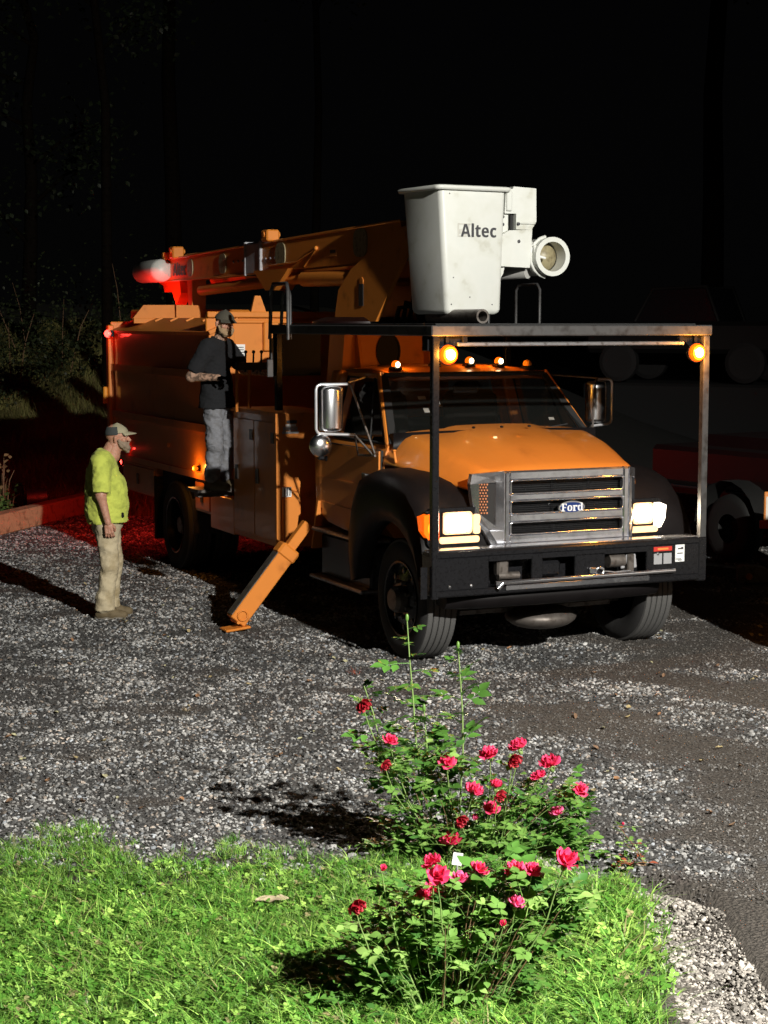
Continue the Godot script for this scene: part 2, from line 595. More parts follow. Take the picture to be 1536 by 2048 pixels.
func truck_cab(T: Node3D) -> void:
	var s := mb()
	loft(s, [cab_ring(-2.12, -.03), cab_ring(-2.06), cab_ring(-1.3), cab_ring(-.60)], true, true)
	obj("cab_body", s, M["orange"], T)
	# roof, crowned, with rounded edges
	s = mb()
	var rings := []
	for zz in [[-2.1, -.09, .05], [-2.05, -.02, .015], [-1.9, 0, 0], [-1.5, .005, 0], [-1.25, -.005, .0], [-1.12, -.03, .012], [-1.06, -.07, .045]]:
		var r := []
		for i in 13:
			var u := (i / 12.0) * 2.0 - 1.0
			r.append(V(u * (.80 - zz[2]), 2.285 + zz[1] - .055 * pow(absf(u), 3.0), zz[0]))
		for i in 13:
			var u := 1.0 - (i / 12.0) * 2.0
			r.append(V(u * (.80 - zz[2] - .01), 2.185 + minf(0.0, zz[1] + .05), zz[0]))
		r.reverse()
		rings.append(r)
	loft(s, rings)
	obj("cab_roof", s, M["orange"], T)
	for sd in [-1, 1]:
		s = mb()
		bar(s, V(sd * .965, 1.64, -.60), V(sd * .80, 2.22, -1.14), .035, .075, .012)
		bar(s, V(sd * .95, 1.64, -1.80), V(sd * .80, 2.22, -1.80), .07, .17, .015)
		bar(s, V(sd * .93, 1.64, -2.07), V(sd * .785, 2.22, -2.05), .07, .09, .015)
		bar(s, V(sd * .79, 2.20, -1.1), V(sd * .79, 2.20, -2.05), .06, .06, .015)
		obj("pillar", s, M["orange"], T)
	s = mb()
	bb(s, V(-.93, 1.62, -2.11), V(.93, 1.80, -2.07))
	bb(s, V(-.80, 2.12, -2.10), V(.80, 2.22, -2.06))
	obj("back_panel", s, M["orange"], T)
	# panes: curved windscreen, side windows, back window
	s = mb()
	var pr := []
	for e in 2:
		var r := []
		for i in 11:
			var u := i / 5.0 - 1.0
			var z: float = (-1.10 if e else -.56) + (.05 if e else .10) * (1.0 - u * u)
			r.append(V(u * (.77 if e else .935), (2.205 if e else 1.68), z))
		pr.append(r)
	loft(s, pr, false, false)
	var pane := obj("windscreen", s, M["glass"], T)
	s = mb()
	for sd in [-1, 1]: bar(s, V(sd * .935, 1.66, -.555), V(sd * .77, 2.205, -1.095), .07, .02, .006, V(0, .7, .7))
	tube(s, [V(-.77, 2.21, -1.09), V(-.4, 2.21, -1.06), V(0, 2.21, -1.045), V(.4, 2.21, -1.06), V(.77, 2.21, -1.09)], .022, 6)
	obj("windscreen_seal", s, M["black_matte"], pane)
	for sd in [-1, 1]:
		var d := Node3D.new()
		d.name = "door" if sd < 0 else "door_001"
		T.add_child(d)
		s = mb()
		var outline := [Vector2(-.66, .93), Vector2(-1.25, .87), Vector2(-1.72, .91), Vector2(-1.90, .98), Vector2(-2.00, 1.12), Vector2(-2.02, 1.60), Vector2(-.64, 1.60)]
		side_prism(s, outline, sd * .99, sd * 1.028)
		d.add_child(door_skin(s, d))
		s = mb()
		var gap := []
		for p in outline: gap.append(p + (p - Vector2(-1.33, 1.25)).normalized() * .012)
		side_prism(s, gap, sd * .99, sd * 1.012)
		obj("door_gap", s, M["black_matte"], d)
		s = mb()
		side_prism(s, [Vector2(-.70, 1.30), Vector2(-.70, 1.285), Vector2(-1.98, 1.285), Vector2(-1.98, 1.30)], sd * 1.02, sd * 1.034)
		side_prism(s, [Vector2(-.70, 1.06), Vector2(-.70, 1.0), Vector2(-1.9, 1.02), Vector2(-1.93, 1.08)], sd * 1.02, sd * 1.036)
		obj("body_line", s, M["orange"], d)
		s = mb()
		bb(s, V(sd * 1.025, 1.44, -1.92), V(sd * 1.05, 1.49, -1.72), .012)
		obj("door_handle", s, M["black_plastic"], d)
		s = mb()
		var w := [V(sd * .955, 1.66, -.68), V(sd * .955, 1.66, -1.74), V(sd * .815, 2.18, -1.74), V(sd * .80, 2.18, -1.16)]
		quad(s, w[0], w[1], w[2], w[3])
		obj("window_pane", s, M["glass"], d)
		s = mb()
		tube(s, [w[0], w[1], w[2], w[3], w[0]], .014, 6)
		tube(s, [V(sd * .95, 1.67, -.98), V(sd * .815, 2.18, -1.18)], .011, 6)
		obj("window_seal", s, M["black_matte"], d)
		s = mb()
		bb(s, V(sd * 1.02, 1.335, -.98), V(sd * 1.034, 1.40, -.74), .006)
		obj("badge", s, M["worn_steel"], d)
	letters("lettering", "V8", .05, "label_grey", T.get_node("door"), Transform3D(Basis(Vector3.UP, -PI / 2), V(-1.038, 1.37, -.86)))
	s = mb()
	bb(s, V(-.90, 1.40, -2.06), V(.90, 1.79, -2.04), .0)
	bb(s, V(-.76, 2.165, -2.02), V(.76, 2.18, -1.15), .0)
	obj("cabin_lining", s, M["interior"], T)
	s = mb()
	quad(s, V(-.78, 1.80, -2.08), V(.78, 1.80, -2.08), V(.74, 2.12, -2.07), V(-.74, 2.12, -2.07))
	obj("back_window", s, M["glass"], T)
	# inside of the cab
	var inside := Node3D.new()
	inside.name = "cabin"
	T.add_child(inside)
	s = mb()
	side_prism(s, [Vector2(-.52, 1.66), Vector2(-.62, 1.70), Vector2(-.98, 1.70), Vector2(-1.05, 1.62), Vector2(-1.02, 1.35), Vector2(-.52, 1.35)], -.92, .92)
	obj("dashboard", s, M["interior"], inside)
	for x in [-.46, .46]:
		s = mb()
		bx(s, V(x, 1.30, -1.55), V(.56, .20, .52), .06)
		bx(s, V(x, 1.68, -1.86), V(.54, .72, .16), .06, Basis(Vector3.RIGHT, -.16))
		bx(s, V(x, 2.03, -1.95), V(.28, .18, .10), .04)
		obj("seat", s, M["seat_cloth"], inside)
	s = mb()
	var ring := []
	var tilt := Basis(Vector3.RIGHT, -.6)
	for i in 21: ring.append(V(.46, 1.66, -1.16) + tilt * V(cos(TAU * i / 20) * .21, 0, sin(TAU * i / 20) * .21).rotated(Vector3.RIGHT, PI / 3))
	tube(s, ring, .016, 6, -1, false)
	tube(s, [V(.46, 1.66, -1.16), V(.46, 1.55, -1.0)], .03, 8)
	obj("steering_wheel", s, M["black_matte"], inside)
	s = mb()
	bx(s, V(-.02, 2.08, -1.06), V(.24, .07, .03), .012)
	obj("rear_view_mirror", s, M["black_matte"], inside)
	s = mb()
	for k in 14:
		var a := TAU * k / 14
		ball(s, V(.58 + cos(a) * .10, 1.722, -.74 + sin(a) * .045), V(.05, .022, .04), 6)
	ball(s, V(.58, 1.73, -.74), V(.11, .03, .05), 8)
	obj("blue_rag", s, M["cloth_blue"], inside)
	s = mb()
	bx(s, V(.02, 1.712, -.72), V(.34, .012, .12), .004, Basis(Vector3.UP, .3))
	obj("clipboard", s, M["cloth_blue"], inside)
	# registration papers stuck inside the windscreen
	for e in [[-.52, 2.02, .07, .035], [-.53, 1.92, .05, .05], [-.52, 1.80, .06, .08], [-.40, 1.98, .04, .09], [.62, 1.83, .05, .03]]:
		s = mb()
		var t: float = (e[1] - 1.68) / .525
		var u: float = e[0] / lerpf(.935, .77, t)
		var z := lerpf(-.56, -1.10, t) + lerpf(.10, .05, t) * (1.0 - u * u) - .012
		bx(s, V(e[0], e[1], z), V(e[2], e[3], .004), .0, Basis(Vector3.RIGHT, -.79))
		obj("sticker", s, M["paper"], inside)
	# cowl and wipers
	s = mb()
	rings = []
	for i in 13:
		var u := i / 6.0 - 1.0
		var z := -.54 + .13 * (1.0 - u * u)
		var drop := -.02 * u * u
		rings.append([V(u * .955, 1.60 + drop, z + .035), V(u * .955, 1.775 + drop, z + .03), V(u * .95, 1.765 + drop, z - .05), V(u * .94, 1.70 + drop, z - .06)])
	loft(s, rings)
	obj("cowl", s, M["black_plastic"], T)
	for x in [-.62, .12]:
		s = mb()
		var at := func(u: float, t: float) -> Vector3:
			var half := lerpf(.935, .77, t)
			return V(u * half, lerpf(1.68, 2.205, t), lerpf(-.56, -1.10, t) + lerpf(.10, .05, t) * (1.0 - u * u) + .02)
		tube(s, [V(x, 1.77, -.45), at.call(x + .1, .06), at.call(x + .42, .16)], .011, 6)
		tube(s, [at.call(x + .02, .05), at.call(x + .3, .13), at.call(x + .70, .20)], .008, 6)
		obj("wiper", s, M["black_matte"], T)
	# clearance lamps on the roof
	for x in [-.62, -.25, .085, .375, .66]:
		var c := Node3D.new()
		var key := "%d/clearance_lamp" % T.get_instance_id()
		var n: int = taken.get(key, 0)
		taken[key] = n + 1
		c.name = "clearance_lamp" if n == 0 else "clearance_lamp_%03d" % n
		T.add_child(c)
		var y := 2.285 - .055 * pow(absf(x / .8), 3.0)
		s = mb()
		bx(s, V(x, y, -1.19), V(.085, .035, .11), .012)
		obj("base", s, M["black"], c)
		s = mb()
		ball(s, V(x, y + .032, -1.185), V(.036, .038, .05), 8)
		obj("lens", s, M["amber_reflector"] if x in [-.25, .66] else M["clearance_glow"], c)
		if not x in [-.25, .66]:
			s = mb()
			ball(s, V(x, y + .034, -1.145), V(.022, .024, .014), 8)
			obj("bulb", s, M["amber_bulb"], c)
		if not x in [-.25, .66]:
			lamp_light(truck_point(V(x, y + .034, -1.18)), lin(1, .36, .05), .16, .03, "clearance_lamp_bulb")
	# west-coast mirrors
	for sd in [-1, 1]:
		var m := Node3D.new()
		m.name = "mirror" if sd < 0 else "mirror_001"
		T.add_child(m)
		var dx := 0.0 if sd < 0 else -.13
		var dz := -.74 if sd < 0 else -.98
		var xo: float = 1.54 + dx
		s = mb()
		tube(s, [V(sd * 1.26, 2.15, dz), V(sd * (xo - .04), 2.15, dz), V(sd * (xo - .012), 2.138, dz), V(sd * xo, 2.11, dz), V(sd * xo, 1.79, dz), V(sd * (xo - .012), 1.762, dz), V(sd * (xo - .04), 1.75, dz), V(sd * 1.20, 1.735, dz)], .013, 8)
		obj("mirror_loop", s, M["polished"], m)
		s = mb()
		var shell := []
		for yy in [[1.765, .6], [1.775, .95], [1.80, 1.0], [2.10, 1.0], [2.125, .95], [2.135, .6]]:
			var rr := []
			for i in 15:
				var t := PI * i / 14.0
				rr.append(V(sd * (xo - .145) + cos(t) * .105 * yy[1], yy[0], dz - .045 + sin(t) * .085 * yy[1]))
			rr.reverse()
			shell.append(rr)
		loft(s, shell)
		obj("mirror_back", s, M["mirror_chrome"], m)
		s = mb()
		bx(s, V(sd * (xo - .145), 1.95, dz - .058), V(.17, .34, .006), .0)
		obj("mirror_glass", s, M["mirror_glass"], m)
		s = mb()
		tube(s, [V(sd * 1.26, 2.16, dz), V(sd * 1.235, 2.14, dz + .005), V(sd * 1.035, 1.58, -.70)], .010, 6)
		tube(s, [V(sd * 1.26, 2.16, dz), V(sd * .86, 2.19, -1.26)], .010, 6)
		tube(s, [V(sd * 1.20, 1.735, dz), V(sd * 1.03, 1.56, -.74)], .010, 6)
		tube(s, [V(sd * 1.20, 1.735, dz), V(sd * 1.03, 1.54, -1.05)], .008, 6)
		tube(s, [V(sd * 1.03, 1.56, -.70), V(sd * 1.03, 1.54, -1.05)], .012, 6)
		obj("mirror_arm", s, M["worn_steel"], m)
		if sd < 0:
			s = mb()
			lathe(s, [Vector2(.095, -.012), Vector2(.098, 0), Vector2(.085, .03), Vector2(.05, .05), Vector2(0, .056)], 28, Transform3D(Basis(Vector3.RIGHT, PI / 2), V(-1.50, 1.655, dz)), true)
			obj("spot_mirror", s, M["mirror_chrome"], m)
			s = mb()
			bx(s, V(-1.495, 1.555, dz), V(.05, .03, .03), .006)
			obj("spot_mirror_clamp", s, M["black"], m)


func door_skin(s: SurfaceTool, d: Node3D) -> MeshInstance3D:
	s.generate_normals()
	var o := MeshInstance3D.new()
	o.name = "door_skin"
	o.mesh = s.commit()
	o.material_override = M["orange"]
	return o


func truck_nose(T: Node3D) -> void:
	# bonnet: half profile at each station z: crown y, edge x, edge y, low x, low y
	var st := [[-.60, 1.80, .80, 1.765, .99, 1.50], [-.40, 1.775, .80, 1.74, .97, 1.485], [-.10, 1.725, .76, 1.685, .92, 1.45], [.15, 1.665, .71, 1.625, .85, 1.41], [.35, 1.605, .67, 1.57, .79, 1.375], [.45, 1.575, .66, 1.545, .755, 1.36], [.52, 1.545, .63, 1.525, .70, 1.36], [.545, 1.525, .60, 1.51, .66, 1.36]]
	var rings := []
	for e in st:
		var half := []
		var z: float = e[0]
		for i in 15:
			var u := i / 14.0
			var x: float = e[2] * u
			var dome := .016 * (1.0 - smoothstep(.46, .56, u)) * (1.0 - smoothstep(.1, .5, z))
			half.append(V(x, lerpf(e[1], e[3], u * u) + dome - .012, z))
		for i in 9:
			var a := (i + 1) / 9.0
			var bulge := .03 * sin(PI * a)
			var fold := .016 * smoothstep(.62, .70, a) * (1.0 - smoothstep(-.1, .4, z))
			half.append(V(lerpf(e[2], e[4], pow(a, .55)) + bulge * .3 + fold, lerpf(e[3] - .012, e[5], a), z))
		var r := []
		for i in half.size():
			var p: Vector3 = half[half.size() - 1 - i]
			r.append(V(-p.x, p.y, p.z))
		for i in half.size() - 1: r.append(half[i + 1])
		r.append(V(half[-1].x - .06, half[-1].y - .02, z))
		r.append(V(-half[-1].x + .06, half[-1].y - .02, z))
		r.reverse()
		rings.append(r)
	var s := mb()
	loft(s, rings)
	var hood := obj("bonnet", s, M["orange"], T)
	# nozzle pips and latch on the bonnet
	s = mb()
	for p in [V(-.99, 1.62, -.42)]:
		bar(s, p, p + V(.012, -.10, .012), .012, .02, .004)
		bx(s, p, V(.03, .016, .03), .005)
	obj("bonnet_latch", s, M["orange_worn"], hood)
	s = mb()
	for x in [-.32, -.06, .2]: ball(s, V(x, 1.795, -.32), V(.014, .01, .02), 6)
	obj("washer_jet", s, M["black"], hood)
	# black moulded wings: section swept round the wheel arch
	for sd in [-1.0, 1.0]:
		var arch := [[-.80, .52], [-.86, .78], [-.88, 1.02], [-.83, 1.22], [-.70, 1.38], [-.48, 1.455], [-.22, 1.47], [.04, 1.445], [.26, 1.385], [.43, 1.29], [.53, 1.15], [.565, 1.0], [.57, .90]]
		rings = []
		for i in arch.size():
			var z: float = arch[i][0]
			var y: float = arch[i][1]
			var a := lerpf(PI * 1.03, .16, i / 12.0)
			var iz := cos(a) * .60
			var iy := maxf(.56, .50 + sin(a) * .60)
			var back := 1.0 - smoothstep(-.9, -.55, z)
			var nose := smoothstep(.2, .56, z)
			var inner := lerpf(.70, .66, nose)
			var ring := [V(sd * 1.12, iy, iz), V(sd * 1.245, iy + .01, iz * 1.01), V(sd * (1.255), lerpf(iy, y, .35), lerpf(iz, z, .35)), V(sd * (1.235 - .02 * nose), lerpf(iy, y, .72), lerpf(iz, z, .72)), V(sd * (1.18 - .06 * nose), lerpf(iy, y, .95), lerpf(iz, z, .97)), V(sd * (1.08 - .05 * nose), y + .012, z), V(sd * (.90), y + .03 * (1.0 - back), z + .01 * nose), V(sd * inner, y + .02 - .06 * back, z + .015 * nose)]
			if sd > 0: ring.reverse()
			rings.append(ring)
		s = mb()
		loft(s, rings, false, false)
		# front apron below the lamp, liner
		bb(s, V(sd * .66, .86, .44), V(sd * 1.20, .955, .56), .03)
		bb(s, V(sd * .60, .60, -.60), V(sd * .64, 1.40, .45), .0)
		obj("wing", s, M["black_plastic"], T)
		# headlamp cluster
		var lamp := Node3D.new()
		lamp.name = "headlight" if sd < 0 else "headlight_001"
		T.add_child(lamp)
		s = mb()
		var near: bool = sd < 0
		var cx := -.935 if near else .725
		var k := 1.0 if near else .76
		prism(s, rounded(.46 * k, .30, .05), -.03, .02, Transform3D(Basis(), V(cx + .02 * sd * k, 1.10, .575)))
		obj("lamp_housing", s, M["black"], lamp)
		s = mb()
		prism(s, rounded(.25 * k, .17, .03), .0, .022, Transform3D(Basis(), V(cx, 1.135, .592)))
		var lens := obj("main_lens", s, M["headlamp_glow"], lamp)
		s = mb()
		prism(s, rounded(.225 * k, .145, .05), .0, .005, Transform3D(Basis(), V(cx, 1.137, .613)))
		obj("reflector", s, M["headlamp_mid"], lens)
		s = mb()
		ball(s, V(cx, 1.138, .617), V(.100 * k, .068, .008), 12)
		obj("bulb", s, M["headlamp_bulb"], lens)
		s = mb()
		tube(s, [V(cx - .07 * k, 1.06, .620), V(cx - .07 * k, 1.21, .620)], .003, 4)
		tube(s, [V(cx + .07 * k, 1.06, .620), V(cx + .07 * k, 1.21, .620)], .003, 4)
		obj("lens_rib", s, M["worn_steel"], lens)
		s = mb()
		prism(s, rounded(.34 * k, .05, .02), .0, .016, Transform3D(Basis(), V(cx + .02 * k, 1.005, .592)))
		prism(s, rounded(.06 * k, .15, .02), .0, .018, Transform3D(Basis(), V(cx - sd * .165 * k, 1.12, .592)))
		obj("reflector_lens", s, M["headlamp_soft"], lamp)
		s = mb()
		prism(s, [Vector2(0, 1.215), Vector2(.07, 1.215), Vector2(.155, 1.19), Vector2(.14, 1.08), Vector2(.09, 1.015), Vector2(.0, 1.01)].map(func(p): return Vector2((p.x * k + (1.085 if near else .835)) * sd, p.y)), .53, .60)
		var tl := obj("turn_lens", s, M["amber_soft"] if sd < 0 else M["headlamp_mid"], lamp)
		if near:
			s = mb()
			ball(s, V(-1.135, 1.10, .60), V(.045, .062, .010), 10)
			obj("reflector", s, M["amber_mid"], tl)
			s = mb()
			ball(s, V(-1.128, 1.095, .606), V(.028, .042, .010), 10)
			obj("bulb", s, M["amber_bulb"], tl)
		s = mb()
		tube(s, [V(cx - .128 * k, 1.222, .607), V(cx + .128 * k, 1.222, .607), V(cx + .128 * k, 1.048, .607), V(cx - .128 * k, 1.048, .607), V(cx - .128 * k, 1.222, .607)], .006, 6)
		obj("lens_frame", s, M["black"], lamp)
	# grille: chrome shell with three slots and a slot in each flared cheek
	var g := Node3D.new()
	g.name = "grille"
	T.add_child(g)
	var zf := .665
	s = mb()
	# posts and bars between the slots
	var bars := [[1.445, 1.52], [1.285, 1.345], [1.12, 1.19], [.90, 1.03]]
	for e in bars: bb(s, V(-.52, e[0], zf - .05), V(.51, e[1], zf), .014)
	bb(s, V(-.565, .90, zf - .06), V(-.508, 1.52, zf + .004), .016)
	bb(s, V(.498, .90, zf - .06), V(.56, 1.52, zf + .004), .016)
	obj("grille_frame", s, M["chrome"], g)
	for e in [[1.345, 1.445], [1.19, 1.285], [1.03, 1.12]]:
		s = mb()
		var rim := []
		for p in rounded(1.005, e[1] - e[0] + .004, .022, 4): rim.append(V(-.005 + p.x, (e[0] + e[1]) / 2 + p.y, zf + .001))
		rim.append(rim[0])
		tube(s, rim, .008, 6, -1, false)
		obj("slot_rim", s, M["chrome"], g)
	# cheeks
	for sd in [-1.0, 1.0]:
		s = mb()
		var ox := -.565 if sd < 0 else .56
		var wide := .235 if sd < 0 else .10
		var p := func(u: float, y: float, dz := 0.0) -> Vector3: return V(ox + sd * u * wide, y, zf - .02 * u - .06 * u * u + dz)
		var cols := [[0.0, .30], [.30, .76], [.76, 1.0]]
		# top piece, bottom flare, two uprights, as thick strips
		var strips := [
			[[0.0, 1.52], [1.0, 1.50], [1.05, 1.42], [0.0, 1.44]],
			[[0.0, 1.44], [.28, 1.44], [.28, 1.10], [0.0, 1.06]],
			[[.80, 1.43], [1.05, 1.42], [1.0, 1.30], [.80, 1.20]],
			[[0.0, 1.06], [.28, 1.10], [.80, 1.20], [1.0, 1.30], [.9, 1.16], [.6, 1.04], [.35, .93], [.15, .89], [0.0, .89]],
		]
		for poly in strips:
			var front := []
			for q in poly: front.append(p.call(q[0], q[1]))
			var c := Vector3.ZERO
			for v in front: c += v
			c /= front.size()
			for k in front.size():
				var a: Vector3 = front[k]; var b: Vector3 = front[(k + 1) % front.size()]
				if sd > 0: tri(s, c, b, a)
				else: tri(s, c, a, b)
				quad(s, a, b, b + V(0, 0, -.05), a + V(0, 0, -.05))
		obj("grille_cheek", s, M["chrome"], g)
		s = mb()
		var q := [p.call(.22, 1.46, -.03), p.call(.86, 1.45, -.03), p.call(.86, 1.16, -.03), p.call(.22, 1.06, -.03)]
		quad(s, q[0], q[1], q[2], q[3])
		obj("cheek_backing", s, M["black_matte"], g)
		if sd < 0:
			s = mb()
			for r in 11:
				for c in 4:
					var v: Vector3 = p.call(.52 + c * .085 + (.04 if r % 2 else 0.0), 1.42 - r * .022, -.022)
					bx(s, v, V(.011, .012, .01), .0)
			obj("cheek_mesh", s, M["mesh_orange"], g)
	# dark radiator behind, with fine wires
	s = mb()
	bb(s, V(-.60, .92, zf - .10), V(.62, 1.50, zf - .088), .0)
	obj("radiator", s, M["black_matte"], g)
	s = mb()
	for e in [[1.03, 1.12], [1.19, 1.285], [1.345, 1.445]]:
		for k in 6:
			var y := lerpf(e[0], e[1], (k + .5) / 6.0)
			bb(s, V(-.51, y - .003, zf - .075), V(.50, y + .003, zf - .068), .0)
		for x in [-.1, .23]: bb(s, V(x - .012, e[0], zf - .085), V(x + .012, e[1], zf - .077), .0)
	obj("grille_wires", s, M["black"], g)
	# oval badge
	var badge := Node3D.new()
	badge.name = "badge"
	g.add_child(badge)
	var oval := func(rx: float, ry: float) -> Array:
		var out := []
		for i in 28: out.append(Vector2(cos(TAU * i / 28) * rx, sin(TAU * i / 28) * ry))
		return out
	s = mb()
	prism(s, oval.call(.117, .05), 0, .02, Transform3D(Basis(), V(.02, 1.222, zf + .005)))
	obj("badge_rim", s, M["mirror_chrome"], badge)
	s = mb()
	prism(s, oval.call(.103, .039), .0, .004, Transform3D(Basis(), V(.02, 1.222, zf + .0255)))
	obj("badge_field", s, M["blue"], badge)
	letters("lettering", "Ford", .062, "label_white", badge, Transform3D(Basis(), V(.02, 1.222, zf + .032)), "Droid Serif", .004, 700, true)
	# bumper: black box beam with openings, chrome push bar, air dam
	var b := Node3D.new()
	b.name = "front_bumper"
	T.add_child(b)
	s = mb()
	bb(s, V(-1.25, .90, .66), V(1.10, .95, .87), .012)          # top shelf
	bb(s, V(-1.25, .61, .66), V(1.10, .665, .87), .012)         # bottom shelf
	bb(s, V(-1.25, .66, .84), V(-.80, .905, .868), .006)
	bb(s, V(-.43, .66, .84), V(-.335, .905, .868), .006)
	bb(s, V(-.80, .862, .842), V(1.10, .905, .866), .004)
	bb(s, V(-.05, .66, .84), V(.22, .88, .866), .006)
	bb(s, V(.60, .66, .84), V(1.10, .88, .868), .006)
	bb(s, V(-1.25, .62, .64), V(-1.22, .94, .86), .006)
	bb(s, V(1.08, .60, .62), V(1.16, .955, .875), .01)
	bb(s, V(-1.2, .66, .66), V(1.08, .90, .69), .0)
	obj("bumper_beam", s, M["black"], b)
	s = mb()
	bb(s, V(-1.22, .952, .70), V(1.09, .962, .84), .004)
	tube(s, [V(-.76, .70, .90), V(.84, .705, .90)], .016, 10)
	bb(s, V(-.66, .635, .872), V(.62, .675, .885), .006)
	tube(s, [V(-.74, .655, .90), V(-.70, .70, .90)], .02, 8)
	obj("bumper_strip", s, M["chrome"], b)
	s = mb()
	bx(s, V(-.66, .80, .80), V(.10, .12, .08), .015)
	obj("winch_bracket", s, M["worn_steel"], b)
	s = mb()
	tube(s, [V(-.70, .74, .82), V(-.52, .74, .82)], .03, 8)
	obj("winch_roller", s, M["worn_steel"], b)
	s = mb()
	bx(s, V(-.24, .77, .78), V(.20, .12, .06), .02)
	obj("winch_motor", s, M["black"], b)
	s = mb()
	tube(s, [V(.28, .80, .80), V(.42, .80, .80)], .055, 12)
	bx(s, V(.47, .77, .80), V(.06, .16, .10), .01)
	obj("winch", s, M["worn_steel"], b)
	s = mb()
	var hook := []
	for i in 12: hook.append(V(.16 + cos(i / 11.0 * TAU) * .035, .735 + sin(i / 11.0 * TAU) * .03, .885))
	tube(s, hook, .012, 6)
	bx(s, V(.10, .745, .885), V(.06, .05, .03), .01)
	tube(s, [V(.19, .735, .885), V(.30, .72, .88), V(.44, .728, .885)], .008, 5)
	obj("tow_shackle", s, M["chrome"], b)
	for x in [-1.13, -.95, -1.13, .7]:
		s = mb()
		ball(s, V(x, .69 if x != .7 else .84, .87), V(.014, .014, .008), 6)
		obj("bolt", s, M["steel"], b)
	# three pale reflections of hoses: coiled straps in the opening
	for k in 3:
		s = mb()
		bx(s, V(.40 + k * .055, .79, .826), V(.035, .11, .012), .005, Basis(Vector3.BACK, .12))
		obj("strap", s, M["label_grey"], b)
	s = mb()
	bx(s, V(.905, .835, .871), V(.085, .135, .004), .0)
	obj("white_sticker", s, M["label_white"], b)
	s = mb()
	for e in [[.925, .875, .02, .018], [.90, .872, .03, .01], [.905, .835, .05, .008], [.892, .79, .05, .006], [.905, .78, .04, .006]]: bx(s, V(e[0], e[1], .8745), V(e[2], e[3], .002), .0)
	obj("sticker_print", s, M["ink"], b)
	s = mb()
	bx(s, V(.745, .878, .871), V(.17, .035, .004), .0)
	obj("red_sticker", s, M["label_red"], b)
	s = mb()
	bx(s, V(.745, .878, .8745), V(.10, .014, .002), .0)
	obj("sticker_print", s, M["label_orange"], b)
	for x in [.70, .79]:
		s = mb()
		bx(s, V(x, .80, .871), V(.075, .085, .004), .0)
		obj("grey_sticker", s, M["label_grey"], b)
	# air dam below
	s = mb()
	var dam := []
	for i in 15:
		var u := i / 7.0 - 1.0
		var x := u * .95 - .12
		var dz := -.10 * pow(absf(u), 4.0)
		dam.append([V(x, .60, .62 + dz), V(x, .60, .80 + dz), V(x, .55, .80 + dz), V(x, .50, .775 + dz), V(x, .485, .74 + dz), V(x, .51, .62 + dz)])
	for r in dam: r.reverse()
	loft(s, dam)
	for x in [-.75, -.66, -.58]: bx(s, V(x, .53, .72), V(.03, .05, .02), .005)
	obj("air_dam", s, M["black_plastic"], b)


